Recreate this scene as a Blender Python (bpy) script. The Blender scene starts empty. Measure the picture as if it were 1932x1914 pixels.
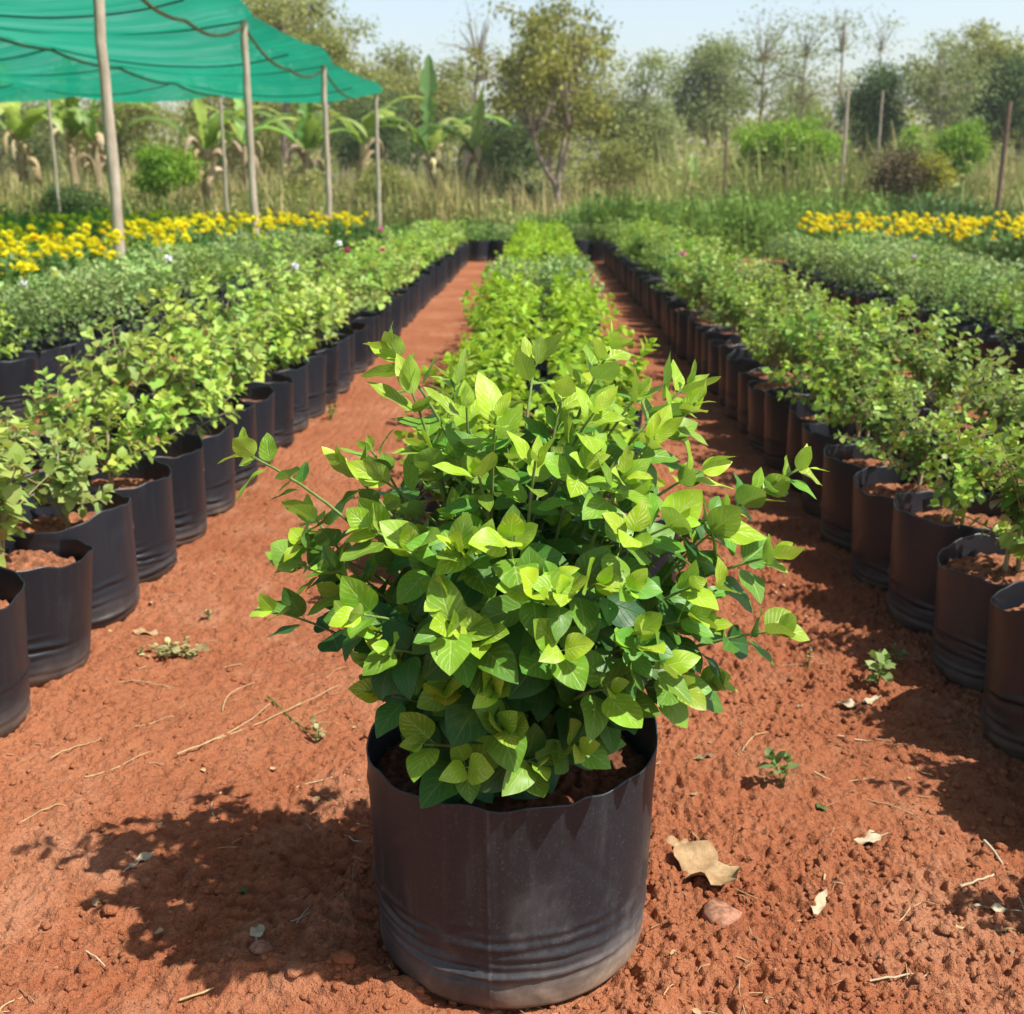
import bpy, math, random
import numpy as np
from mathutils import Vector, Matrix
R_ = math.radians
rng = np.random.default_rng(7)
random.seed(7)
C = bpy.context.scene.collection
PI = math.pi
HAZE = .0012

# ------------------------------------------------------------------ camera
CAMH, PITCH, YAW, FPX = 1.0, R_(15.4), R_(1.405), 2200.0     # FPX: focal length for a 1932 px wide picture
cam_d = bpy.data.cameras.new('camera')
cam = bpy.data.objects.new('camera', cam_d); C.objects.link(cam)
cam.location = (0, 0, CAMH)
cam.rotation_euler = (PI/2 - PITCH, 0, YAW)
cam_d.sensor_fit = 'HORIZONTAL'; cam_d.sensor_width = 36.0
cam_d.lens = 36.0*FPX/1932.0
cam_d.clip_start = 0.05; cam_d.clip_end = 3000
cam_d.dof.use_dof = True; cam_d.dof.focus_distance = 1.40; cam_d.dof.aperture_fstop = 8.5
bpy.context.scene.camera = cam
RC = np.array(cam.rotation_euler.to_matrix())
def ray(px, py):
    d = RC @ np.array([(px-966)/FPX, -(py-957)/FPX, -1.0])
    return d
def at_y(px, py, Y):
    d = ray(px, py); return np.array([0, 0, CAMH]) + d*(Y/d[1])
def at_z(px, py, z=0.0):
    d = ray(px, py); return np.array([0, 0, CAMH]) + d*((z-CAMH)/d[2])
def gx(px, Y, z=0.0):
    """world x of the ground point at distance Y seen in column px"""
    # solve row by bisection on py is not needed: project directly
    d = np.array([0.0, Y, z-CAMH]); M = RC.T
    a = M @ d; b = M[:, 0]
    t = (px-966)/FPX
    return float(-(a[0] + t*a[2])/(b[0] + t*b[2]))

# ------------------------------------------------------------------ mesh helpers
class MB:
    def __init__(s): s.V = []; s.F = []; s.A = []; s.G = []; s.n = 0; s.M = []; s.S = []
    def add(s, V, F, A=None, G=None, mat=0, smooth=True):
        V = np.asarray(V, float).reshape(-1, 3); F = np.asarray(F, int)
        if len(V) == 0: return
        s.V.append(V); s.F.append(F + s.n); k = len(V)
        s.A.append(np.zeros((k, 3)) if A is None else np.broadcast_to(np.asarray(A, float), (k, 3)))
        s.G.append(np.zeros(k) if G is None else np.broadcast_to(np.asarray(G, float), (k,)))
        s.M.append(np.full(len(F), mat)); s.S.append(np.full(len(F), smooth))
        s.n += k
    def mesh(s, name, mats):
        me = bpy.data.meshes.new(name)
        V = np.concatenate(s.V)
        li, lt = [], []
        for F in s.F:
            li.append(F.ravel()); lt.append(np.full(len(F), F.shape[1]))
        li = np.concatenate(li); lt = np.concatenate(lt)
        ls = np.concatenate([[0], np.cumsum(lt)[:-1]])
        me.vertices.add(len(V)); me.vertices.foreach_set('co', V.ravel().astype(np.float32))
        me.loops.add(len(li)); me.loops.foreach_set('vertex_index', li.astype(np.int32))
        me.polygons.add(len(lt)); me.polygons.foreach_set('loop_start', ls.astype(np.int32))
        me.polygons.foreach_set('loop_total', lt.astype(np.int32))
        me.polygons.foreach_set('material_index', np.concatenate(s.M).astype(np.int32))
        me.polygons.foreach_set('use_smooth', np.concatenate(s.S))
        a = me.attributes.new('leaf', 'FLOAT_VECTOR', 'POINT'); a.data.foreach_set('vector', np.concatenate(s.A).ravel().astype(np.float32))
        g = me.attributes.new('age', 'FLOAT', 'POINT'); g.data.foreach_set('value', np.concatenate(s.G).astype(np.float32))
        for m in (mats if isinstance(mats, (list, tuple)) else [mats]): me.materials.append(m)
        me.update(calc_edges=True)
        return me
    def obj(s, name, mats, parent=None, loc=(0, 0, 0)):
        return link(s.mesh(name, mats), name, parent, loc)
def link(me, name, parent=None, loc=(0, 0, 0)):
    o = bpy.data.objects.new(name, me); C.objects.link(o); o.location = loc
    if parent is not None: o.parent = parent
    return o
def tag(o, label=None, cat=None, group=None, kind=None):
    if label: o['label'] = label
    if cat: o['category'] = cat
    if group: o['group'] = group
    if kind: o['kind'] = kind
    return o
def empty(name, loc, label=None, cat=None, group=None, rz=0.0, s=1.0):
    o = bpy.data.objects.new(name, None); C.objects.link(o); o.location = loc
    o.rotation_euler = (0, 0, rz); o.scale = (s, s, s); o.empty_display_size = 0.1
    return tag(o, label, cat, group)
def nrm(v):
    v = np.asarray(v, float); return v/np.maximum(np.linalg.norm(v, axis=-1, keepdims=True), 1e-9)
def grid_faces(nr, nc, wrap=False):
    r = np.arange(nr-1)[:, None]; c = np.arange(nc if wrap else nc-1)[None, :]
    c2 = (c+1) % nc
    return np.stack([r*nc+c, r*nc+c2, (r+1)*nc+c2, (r+1)*nc+c], -1).reshape(-1, 4)
def tube(mb, P, rad, sides=6, rnd=0.5, g=0.0, mat=0, cap=True):
    P = np.asarray(P, float); n = len(P); rad = np.broadcast_to(np.asarray(rad, float), (n,))
    T = nrm(np.gradient(P, axis=0))
    up = np.array([0, 0, 1.0]) if abs(T[0, 2]) < .9 else np.array([1.0, 0, 0])
    U = nrm(np.cross(T, up)); W = np.cross(T, U)
    a = np.arange(sides)/sides*2*PI
    V = P[:, None] + rad[:, None, None]*(np.cos(a)[None, :, None]*U[:, None] + np.sin(a)[None, :, None]*W[:, None])
    A = np.zeros((n, sides, 3)); A[..., 0] = a/(2*PI); A[..., 1] = np.linspace(0, 1, n)[:, None]; A[..., 2] = rnd
    mb.add(V.reshape(-1, 3), grid_faces(n, sides, True), A.reshape(-1, 3), g, mat)
    if cap:
        for ring in (V[0], V[-1]):
            c = ring.mean(0)
            vv = np.vstack([ring, c]); k = sides
            mb.add(vv, [(i, (i+1) % k, k) for i in range(k)], (0.5, .5, rnd), g, mat)
def bez(p0, p1, p2, n):
    t = np.linspace(0, 1, n)[:, None]
    return (1-t)**2*np.asarray(p0) + 2*t*(1-t)*np.asarray(p1) + t*t*np.asarray(p2)
def leaf_template(nv, nu, width=.58, fold=.18, droop=.15, wave=.03, pe=.62, te=.95, seed=0, twist=0., serr=0.0, stalk=0.0):
    """a leaf of length 1 along +y, upper side +z; u across, v along"""
    r = np.random.default_rng(seed)
    v = np.linspace(0, 1, nv+1); u = np.linspace(-1, 1, nu+1)
    w = v**pe*(1-v)**te; w = w/w.max()*width/2; w = np.maximum(w, .006)
    if serr: w = w*(1+serr*np.where(np.arange(nv+1) % 2 == 0, 1, -1)*(w > .05))
    x = u[None, :]*w[:, None]
    y = np.repeat(v[:, None], nu+1, 1)
    z = fold*np.sqrt(x*x+.0016) - droop*(v[:, None]**2) + .12*droop
    z = z + wave*np.sin(v[:, None]*9+r.uniform(0, 6))*np.abs(u[None, :])**2*np.sign(u[None, :]+1e-6)*w[:, None]/width*4
    z = z + twist*x*(v[:, None]-.3)
    vv = np.repeat(v[:, None], nu+1, 1)
    if stalk:
        y = stalk + (1-stalk)*y
        x = np.vstack([u[None, :]*.011, x]); y = np.vstack([np.zeros((1, nu+1)), y]); z = np.vstack([np.full((1, nu+1), z[0].min()), z]); vv = np.vstack([np.zeros((1, nu+1)), vv])
    V = np.stack([x, y, z], -1).reshape(-1, 3); nr = len(x)
    A = np.stack([np.repeat(u[None, :], nr, 0), vv, np.zeros((nr, nu+1))], -1).reshape(-1, 3)
    return V, grid_faces(nr, nu+1), A
def leaves(mb, temps, P, D, N, S, age, mat=0):
    """many copies of leaf templates: base P, direction D, upper-side normal N, length S"""
    P = np.asarray(P, float); D = nrm(D); N = np.asarray(N, float)
    N = nrm(N - (N*D).sum(-1, keepdims=True)*D); X = np.cross(D, N)
    Rm = np.stack([X, D, N], -1)
    which = rng.integers(0, len(temps), len(P)); rnd = rng.random(len(P))
    for t, (V, F, A) in enumerate(temps):
        ix = np.where(which == t)[0]
        if len(ix) == 0: continue
        W = P[ix][:, None] + S[ix][:, None, None]*np.einsum('kj,nij->nki', V, Rm[ix])
        k = len(V)
        FF = (F[None] + (np.arange(len(ix))*k)[:, None, None]).reshape(-1, F.shape[1])
        AA = np.repeat(A[None], len(ix), 0).copy(); AA[..., 2] = rnd[ix][:, None]
        mb.add(W.reshape(-1, 3), FF, AA.reshape(-1, 3), np.repeat(age[ix], k), mat)
def hash2(i, j, s):
    h = np.sin(i*127.1 + j*311.7 + s*74.7)*43758.5453
    return h - np.floor(h)
def vnoise(x, y, s=0):
    i = np.floor(x); j = np.floor(y); fx = x-i; fy = y-j
    fx = fx*fx*(3-2*fx); fy = fy*fy*(3-2*fy)
    a = hash2(i, j, s); b = hash2(i+1, j, s); c = hash2(i, j+1, s); d = hash2(i+1, j+1, s)
    return (a*(1-fx)+b*fx)*(1-fy) + (c*(1-fx)+d*fx)*fy
def fbm(x, y, s=0, o=4):
    t = 0; a = .5
    for k in range(o):
        t = t + a*vnoise(x*2**k + 17.3*k, y*2**k - 9.1*k, s+k); a *= .5
    return t/(1-.5**o)
def worley(x, y, s=0):
    i = np.floor(x); j = np.floor(y); best = np.full(np.shape(x), 9.0); idc = np.zeros(np.shape(x))
    for a in (-1, 0, 1):
        for b in (-1, 0, 1):
            ii = i+a; jj = j+b
            px = ii + .15 + .7*hash2(ii, jj, s); py = jj + .15 + .7*hash2(ii, jj, s+5)
            d = (px-x)**2 + (py-y)**2
            r = hash2(ii, jj, s+9); m = d < best
            best = np.where(m, d, best); idc = np.where(m, r, idc)
    return np.sqrt(best), idc

# ------------------------------------------------------------------ materials
def new_mat(name):
    m = bpy.data.materials.new(name); m.use_nodes = True
    nt = m.node_tree; nt.nodes.clear()
    return m, nt
class NT:
    def __init__(s, nt): s.nt = nt
    def n(s, t, **kw):
        nd = s.nt.nodes.new(t)
        for k, v in kw.items(): setattr(nd, k, v)
        return nd
    def l(s, a, b): s.nt.links.new(a, b)
    def math(s, op, a, b=None, c=None, clamp=False):
        nd = s.n('ShaderNodeMath', operation=op, use_clamp=clamp)
        for i, v in enumerate((a, b, c)):
            if v is None: continue
            if isinstance(v, (int, float)): nd.inputs[i].default_value = v
            else: s.l(v, nd.inputs[i])
        return nd.outputs[0]
    def mix(s, f, a, b, blend='MIX'):
        nd = s.n('ShaderNodeMix', data_type='RGBA', blend_type=blend)
        for i, v in ((0, f), (6, a), (7, b)):
            if isinstance(v, (int, float)): nd.inputs[i].default_value = v
            elif isinstance(v, (tuple, list)): nd.inputs[i].default_value = (*v[:3], 1)
            else: s.l(v, nd.inputs[i])
        return nd.outputs[2]
    def ramp(s, f, lo, hi):
        nd = s.n('ShaderNodeMapRange', interpolation_type='SMOOTHSTEP')
        s.l(f, nd.inputs[0]); nd.inputs[1].default_value = lo; nd.inputs[2].default_value = hi
        return nd.outputs[0]
    def noise(s, scale, detail=4, rough=.55, vec=None, dist=0.0):
        nd = s.n('ShaderNodeTexNoise'); nd.inputs['Scale'].default_value = scale
        nd.inputs['Detail'].default_value = detail; nd.inputs['Roughness'].default_value = rough
        nd.inputs['Distortion'].default_value = dist
        if vec is not None: s.l(vec, nd.inputs['Vector'])
        return nd.outputs[0]
    def attr(s, name):
        return s.n('ShaderNodeAttribute', attribute_name=name)
    def bump(s, h, strength, dist=.01):
        b = s.n('ShaderNodeBump'); b.inputs['Strength'].default_value = strength; b.inputs['Distance'].default_value = dist
        s.l(h, b.inputs['Height']); return b.outputs[0]
    def bsdf(s, col, rough=.6, spec=.4, normal=None):
        p = s.n('ShaderNodeBsdfPrincipled')
        if isinstance(col, (tuple, list)): p.inputs['Base Color'].default_value = (*col, 1)
        else: s.l(col, p.inputs['Base Color'])
        if isinstance(rough, (int, float)): p.inputs['Roughness'].default_value = rough
        else: s.l(rough, p.inputs['Roughness'])
        p.inputs['Specular IOR Level'].default_value = spec
        if normal is not None: s.l(normal, p.inputs['Normal'])
        return p.outputs[0]
    def out(s, sh):
        o = s.n('ShaderNodeOutputMaterial'); s.l(sh, o.inputs[0])
    def objco(s): return s.n('ShaderNodeTexCoord').outputs['Object']
    def pos(s): return s.n('ShaderNodeNewGeometry').outputs['Position']

def hero_leaf_mat(name, old, young, pale, mid_green=(.12, .315, .028)):
    m, nt = new_mat(name); g = NT(nt)
    at = g.attr('leaf'); sep = g.n('ShaderNodeSeparateXYZ'); g.l(at.outputs['Vector'], sep.inputs[0])
    u, v, rn = sep.outputs; age = g.attr('age').outputs['Fac']
    au = g.math('ABSOLUTE', u)
    base = g.mix(g.ramp(age, .35, .95), g.mix(g.ramp(age, .0, .5), old, mid_green), young)
    rv = g.math('ADD', g.math('MULTIPLY', rn, .5), .75)
    hsv = g.n('ShaderNodeHueSaturation'); g.l(base, hsv.inputs['Color']); g.l(rv, hsv.inputs['Value'])
    g.l(g.math('ADD', g.math('MULTIPLY', g.math('FRACT', g.math('MULTIPLY', rn, 7.3)), .035), .483), hsv.inputs['Hue'])
    base = hsv.outputs[0]
    mid = g.math('SUBTRACT', 1, g.ramp(au, .0, .09))
    ph = g.math('SUBTRACT', g.math('MULTIPLY', v, 6.4), g.math('MULTIPLY', g.math('POWER', au, .8), 2.6))
    pp = g.math('PINGPONG', ph, .5)
    vein = g.math('MULTIPLY', g.math('SUBTRACT', 1, g.ramp(pp, .0, .085)), g.ramp(au, 1.0, .75))
    nz = g.noise(90, 3, .6, g.objco())
    streak = g.math('MULTIPLY', g.ramp(pp, .32, .05), g.ramp(nz, .42, .62))
    pf = g.math('MULTIPLY', g.math('ADD', g.math('MULTIPLY', streak, g.math('MULTIPLY', age, .85)), g.math('MULTIPLY', g.math('MAXIMUM', mid, g.math('MULTIPLY', vein, .6)), .5)),
                g.math('ADD', g.math('MULTIPLY', age, .75), .12), clamp=True)
    col = g.mix(pf, base, pale)
    nz2 = g.noise(28, 4, .6, g.objco())
    col = g.mix(g.math('MULTIPLY', g.ramp(nz2, .52, .72), .35), col, g.mix(.5, old, young))
    back = g.n('ShaderNodeNewGeometry').outputs['Backfacing']
    col = g.mix(g.math('MULTIPLY', back, .35), col, (.30, .40, .16))
    h = g.math('SUBTRACT', g.math('MULTIPLY', nz, .25), g.math('ADD', g.math('MULTIPLY', mid, .9), g.math('MULTIPLY', vein, .55)))
    nb = g.bump(h, .34, .0020)
    p = g.bsdf(col, .42, .38, nb)
    tr = g.n('ShaderNodeBsdfTranslucent')
    g.l(g.mix(.5, col, g.mix(age, (.05, .24, .02), (.50, .68, .03))), tr.inputs[0]); g.l(nb, tr.inputs[1])
    mx = g.n('ShaderNodeMixShader'); mx.inputs[0].default_value = .30
    g.l(p, mx.inputs[1]); g.l(tr.outputs[0], mx.inputs[2]); g.out(mx.outputs[0])
    return m
def foliage_mat(name, c1, c2, trans=.3, tcol=(.3, .45, .04), rough=.5, spec=.3, c3=None, dead=None):
    m, nt = new_mat(name); g = NT(nt)
    at = g.attr('leaf'); sep = g.n('ShaderNodeSeparateXYZ'); g.l(at.outputs['Vector'], sep.inputs[0])
    age = g.attr('age').outputs['Fac']
    col = g.mix(age, c1, c2)
    rn = sep.outputs[2]
    hsv = g.n('ShaderNodeHueSaturation'); g.l(col, hsv.inputs['Color'])
    g.l(g.math('ADD', g.math('MULTIPLY', rn, .6 if 'petal' not in name else .2), .7 if 'petal' not in name else .85), hsv.inputs['Value'])
    g.l(g.math('ADD', g.math('MULTIPLY', g.math('FRACT', g.math('MULTIPLY', rn, 9.7)), .05 if 'petal' not in name else .01), .475 if 'petal' not in name else .495), hsv.inputs['Hue'])
    col = hsv.outputs[0]
    if c3 is not None: col = g.mix(g.ramp(g.math('FRACT', g.math('MULTIPLY', rn, 5.37)), .86, .9), col, c3)
    mid = g.math('SUBTRACT', 1, g.ramp(g.math('ABSOLUTE', sep.outputs[0]), .0, .16))
    col = g.mix(g.math('MULTIPLY', mid, .3), col, c2)
    if 'leaf' in name and 'lime' not in name:             # no two plants are quite the same green
        oi = g.n('ShaderNodeObjectInfo').outputs['Random']; hv = g.n('ShaderNodeHueSaturation'); g.l(col, hv.inputs['Color'])
        g.l(g.math('ADD', g.math('MULTIPLY', oi, .42), .80), hv.inputs['Value']); g.l(g.math('ADD', g.math('MULTIPLY', g.math('FRACT', g.math('MULTIPLY', oi, 7.7)), .03), .488), hv.inputs['Hue'])
        g.l(g.math('ADD', g.math('MULTIPLY', g.math('FRACT', g.math('MULTIPLY', oi, 3.3)), .22), .88), hv.inputs['Saturation']); col = hv.outputs[0]
    if dead is not None: col = g.mix(g.ramp(g.math('FRACT', g.math('MULTIPLY', rn, 13.1)), .972, .98), col, dead)
    p = g.bsdf(col, rough, spec)
    tr = g.n('ShaderNodeBsdfTranslucent'); g.l(g.mix(.5, col, tcol), tr.inputs[0])
    mx = g.n('ShaderNodeMixShader'); mx.inputs[0].default_value = trans
    g.l(p, mx.inputs[1]); g.l(tr.outputs[0], mx.inputs[2]); g.out(mx.outputs[0])
    return m
def bark_mat(name, a, b, scale=30, rough=.85, bump=.4):
    m, nt = new_mat(name); g = NT(nt)
    mp = g.n('ShaderNodeMapping'); mp.inputs['Scale'].default_value = (1, 1, .25); g.l(g.objco(), mp.inputs[0])
    nz = g.noise(scale, 5, .65, mp.outputs[0])
    g.out(g.bsdf(g.mix(g.ramp(nz, .3, .7), a, b), rough, .2, g.bump(nz, bump, .01)))
    return m
def flat_mat(name, col, rough=.7, spec=.3, var=.25, scale=20):
    m, nt = new_mat(name); g = NT(nt)
    nz = g.noise(scale, 4, .6, g.objco())
    g.out(g.bsdf(g.mix(g.ramp(nz, .3, .7), tuple(c*(1-var) for c in col), tuple(c*(1+var) for c in col)), rough, spec, g.bump(nz, .25, .003)))
    return m
def soil_color(g, vec):
    a = g.noise(1.3, 5, .6, vec); b = g.noise(14, 6, .7, vec); c = g.noise(160, 3, .7, vec)
    col = g.mix(g.ramp(a, .3, .7), (.305, .100, .044), (.385, .145, .068))
    col = g.mix(g.math('MULTIPLY', g.ramp(b, .45, .75), .5), col, (.40, .182, .094))
    dn = g.noise(2.3, 6, .68, vec, .5)
    col = g.mix(g.math('MULTIPLY', g.ramp(dn, .50, .66), .6), col, (.46, .222, .124))
    col = g.mix(g.math('MULTIPLY', g.ramp(dn, .44, .30), .45), col, (.18, .060, .028))
    col = g.mix(g.math('MULTIPLY', g.ramp(c, .5, .78), .35), col, (.48, .23, .14))
    col = g.mix(g.math('MULTIPLY', g.ramp(c, .42, .25), .4), col, (.17, .042, .019))
    return col, a, b, c
def soil_mat():
    m, nt = new_mat('red_soil'); g = NT(nt); P = g.pos()
    col, a, b, c = soil_color(g, P)
    sp = g.n('ShaderNodeSeparateXYZ'); g.l(P, sp.inputs[0])
    far = g.math('ADD', g.ramp(sp.outputs[1], 16.3, 18.5), g.ramp(g.math('ABSOLUTE', sp.outputs[0]), 4.5, 7.5), clamp=True)
    veg = g.mix(g.ramp(b, .35, .65), (.22, .17, .08), (.10, .14, .04))
    col = g.mix(g.math('MULTIPLY', far, g.ramp(a, .1, .45)), col, veg)
    h = g.math('ADD', g.math('MULTIPLY', c, .6), g.math('MULTIPLY', g.noise(420, 2, .6, P), .4))
    nb = g.bump(h, .95, .008)
    b2 = g.n('ShaderNodeBump'); b2.inputs['Strength'].default_value = .55; b2.inputs['Distance'].default_value = .03
    g.l(g.noise(26, 5, .65, P), b2.inputs['Height']); g.l(nb, b2.inputs['Normal'])
    g.out(g.bsdf(col, .95, .12, b2.outputs[0]))
    return m
def clod_mat():
    m, nt = new_mat('soil_clod'); g = NT(nt); P = g.pos()
    col, a, b, c = soil_color(g, P)
    g.out(g.bsdf(col, .95, .1, g.bump(g.math('ADD', c, g.math('MULTIPLY', g.noise(420, 2, .6, P), .6)), .9, .006)))
    return m
def bag_mat(name, dusty=1.0, front=False):
    m, nt = new_mat(name); g = NT(nt); O = g.objco()
    at = g.attr('leaf'); sep = g.n('ShaderNodeSeparateXYZ'); g.l(at.outputs['Vector'], sep.inputs[0])
    h = sep.outputs[1]                                   # 0 bottom .. 1 rim
    oi = g.n('ShaderNodeObjectInfo').outputs['Random']
    fine = g.noise(190, 4, .75, O); mid = g.noise(9, 5, .6, O)
    mp = g.n('ShaderNodeMapping'); mp.inputs['Scale'].default_value = (60, 60, 5); g.l(O, mp.inputs[0])
    stre = g.noise(1.0, 4, .6, mp.outputs[0])
    dust = g.math('MULTIPLY', g.ramp(h, .38, .0), g.math('ADD', g.math('MULTIPLY', g.ramp(mid, .3, .75), .8), .15))
    dust = g.math('ADD', dust, g.math('MULTIPLY', g.ramp(fine, .56, .72), .20))
    dust = g.math('ADD', dust, g.math('MULTIPLY', g.ramp(stre, .5, .8), .12))
    dust = g.math('ADD', dust, g.math('MULTIPLY', g.ramp(mid, .55, .75), .10))
    if dusty > 1:
        bl = g.noise(5.5, 6, .7, O, .6)
        dust = g.math('ADD', dust, g.math('MULTIPLY', g.ramp(bl, .50, .70), g.math('MULTIPLY', g.ramp(h, .95, .1), .35)))
        dust = g.math('ADD', dust, g.math('MULTIPLY', g.ramp(g.noise(420, 2, .6, O), .62, .74), .25))
    dust = g.math('MULTIPLY', dust, .52*dusty, clamp=True)
    if front:
        seam = g.math('SUBTRACT', 1, g.ramp(g.math('ABSOLUTE', g.math('SUBTRACT', sep.outputs[0], .7309)), .0, .0032))
        dust = g.math('ADD', dust, g.math('MULTIPLY', seam, g.math('MULTIPLY', g.ramp(g.noise(40, 3, .6, O), .3, .6), .16)), clamp=True)
    col = g.mix(dust, g.mix(oi, (.009, .011, .016), (.019, .022, .030)) if not front else (.016, .019, .025), g.mix(g.ramp(h, .02, .32), (.36, .24, .15), (.22, .225, .235)))
    rough = g.math('ADD', g.math('MULTIPLY', dust, .5), g.math('ADD', .33, g.math('MULTIPLY', mid, .14)))
    nb = g.bump(g.math('ADD', g.math('MULTIPLY', fine, .15), mid), .35, .004)
    g.out(g.bsdf(col, rough, .42, nb))
    return m

M = {}
M['soil'] = soil_mat(); M['clod'] = clod_mat(); M['bagsoil'] = flat_mat('bag_earth', (.24, .098, .050), .95, .1, .5, 70); M['shade_soil'] = flat_mat('shade_toned_earth', (.13, .052, .028), .95, .1, .45, 90)  # last one: front bag's earth, its shade darkened into the colour
M['bag'] = bag_mat('black_polythene', .8); M['bag_hero'] = bag_mat('black_polythene_front', 1.6, True)
M['hero'] = hero_leaf_mat('bright_leaf', (.024, .112, .022), (.36, .55, .02), (.68, .78, .30))
M['lime'] = foliage_mat('lime_leaf', (.065, .19, .02), (.34, .51, .035), .38, (.48, .65, .03), .45, .35)
M['pale'] = foliage_mat('pale_leaf', (.14, .275, .055), (.43, .57, .12), .34, (.4, .55, .06), .5, .28, dead=(.32, .17, .07))
M['dark'] = foliage_mat('small_dark_leaf', (.10, .21, .038), (.34, .49, .09), .32, (.40, .54, .05), .42, .36, dead=(.36, .22, .08))
M['grey'] = foliage_mat('grey_green_leaf', (.14, .225, .065), (.32, .44, .135), .30, (.3, .4, .08), .55, .3)
M['mgreen'] = foliage_mat('marigold_leaf', (.05, .12, .03), (.12, .22, .05), .28, (.2, .3, .04))
M['yellow'] = foliage_mat('yellow_petal', (.94, .80, .02), (.96, .86, .03), .35, (.95, .85, .02), .6, .15)
M['amber'] = foliage_mat('amber_petal', (.92, .62, .012), (.94, .72, .015), .35, (.95, .7, .015), .6, .15)
M['white_petal'] = flat_mat('white_petal', (.8, .8, .82), .6, .2, .04)
M['pink_petal'] = flat_mat('pink_petal', (.72, .16, .36), .6, .2, .1)
M['stem'] = bark_mat('shrub_stem', (.28, .22, .11), (.40, .34, .19), 60)
M['gstem'] = bark_mat('green_stem', (.12, .20, .05), (.22, .30, .09), 60)
M['bark'] = bark_mat('grey_brown_bark', (.20, .155, .115), (.36, .29, .22), 18)
M['bark_pale'] = bark_mat('pale_bark', (.34, .29, .23), (.52, .46, .38), 14)
M['pole'] = bark_mat('weathered_pole', (.36, .29, .22), (.52, .45, .36), 22, .8, .3)
M['pole_dark'] = bark_mat('brown_pole', (.16, .10, .07), (.28, .19, .14), 22)
M['rope'] = bark_mat('coir_rope', (.17, .14, .08), (.34, .29, .17), 60)
M['wire'] = flat_mat('dark_cord', (.03, .09, .065), .6, .3)
M['straw'] = bark_mat('dry_straw', (.36, .26, .13), (.52, .40, .22), 80, .8, .2)
M['dryleaf'] = bark_mat('dry_leaf', (.30, .18, .085), (.50, .35, .19), 40, .75, .3)
M['dryleaf_pale'] = bark_mat('pale_dry_leaf', (.40, .32, .20), (.56, .47, .32), 40, .75, .3)
M['stone'] = flat_mat('pinkish_stone', (.33, .165, .105), .95, .06, .4, 110)
M['seedling'] = foliage_mat('seedling_leaf', (.12, .22, .05), (.25, .36, .10), .3, (.36, .5, .06))
M['moss'] = foliage_mat('withered_weed', (.30, .28, .12), (.42, .40, .18), .2, (.36, .4, .1))
M['banana'] = foliage_mat('banana_leaf', (.12, .24, .055), (.40, .53, .13), .45, (.42, .62, .05), .4, .4)
M['banana_dry'] = foliage_mat('dry_banana_leaf', (.40, .30, .17), (.62, .50, .32), .25, (.5, .4, .22), .8, .1)
M['banana_stem'] = bark_mat('banana_stem', (.24, .18, .10), (.40, .32, .20), 12)
M['t_olive'] = foliage_mat('olive_crown', (.21, .24, .06), (.42, .44, .15), .40, (.48, .50, .12), .75, .1)
M['t_dark'] = foliage_mat('dark_crown', (.055, .115, .045), (.15, .22, .075), .32, (.18, .28, .06), .75, .1)
M['t_grey'] = foliage_mat('grey_crown', (.20, .25, .10), (.40, .45, .20), .40, (.44, .50, .18), .75, .1)
M['t_yellow'] = foliage_mat('yellow_olive_crown', (.13, .165, .04), (.42, .41, .08), .42, (.50, .48, .08), .5, .3)
M['t_green'] = foliage_mat('fresh_green_crown', (.09, .22, .02), (.30, .48, .05), .40, (.40, .58, .04), .5, .3)
M['t_ygreen'] = foliage_mat('yellow_green_crown', (.22, .25, .02), (.44, .42, .03), .32, (.5, .5, .03), .5, .3)
M['t_brown'] = foliage_mat('brownish_crown', (.11, .085, .04), (.22, .18, .08), .22, (.25, .2, .06), .6, .2)
M['weed'] = foliage_mat('wild_weed', (.19, .25, .06), (.44, .48, .16), .30, (.3, .36, .08), .6, .2, c3=(.38, .30, .15))
M['drygrass'] = foliage_mat('dry_grass', (.40, .36, .14), (.66, .56, .28), .28, (.4, .34, .14), .7, .15)
M['grass'] = foliage_mat('green_grass', (.085, .17, .035), (.21, .33, .065), .3, (.3, .45, .05), .6, .2)
M['crop'] = foliage_mat('dark_crop', (.05, .115, .03), (.115, .20, .05), .25, (.2, .3, .04), .55, .25)

def net_mat():
    m, nt = new_mat('green_shade_net'); g = NT(nt)
    mp = g.n('ShaderNodeMapping'); mp.inputs['Scale'].default_value = (.35, 2.2, 1); g.l(g.objco(), mp.inputs[0])
    nz = g.noise(2.2, 4, .6, mp.outputs[0])
    col = g.mix(g.ramp(nz, .35, .7), (.006, .29, .175), (.011, .36, .215))
    p = g.bsdf(col, .6, .2)
    tr = g.n('ShaderNodeBsdfTranslucent'); g.l(col, tr.inputs[0])
    mx = g.n('ShaderNodeMixShader'); mx.inputs[0].default_value = .62
    g.l(p, mx.inputs[1]); g.l(tr.outputs[0], mx.inputs[2])
    tp = g.n('ShaderNodeBsdfTransparent'); tp.inputs[0].default_value = (.62, .92, .78, 1)
    m2 = g.n('ShaderNodeMixShader'); g.l(g.math('ADD', .04, g.math('MULTIPLY', g.ramp(g.noise(1.6, 5, .65, mp.outputs[0]), .4, .7), .22)), m2.inputs[0])
    g.l(mx.outputs[0], m2.inputs[1]); g.l(tp.outputs[0], m2.inputs[2]); g.out(m2.outputs[0])
    return m
M['net'] = net_mat()

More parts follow.
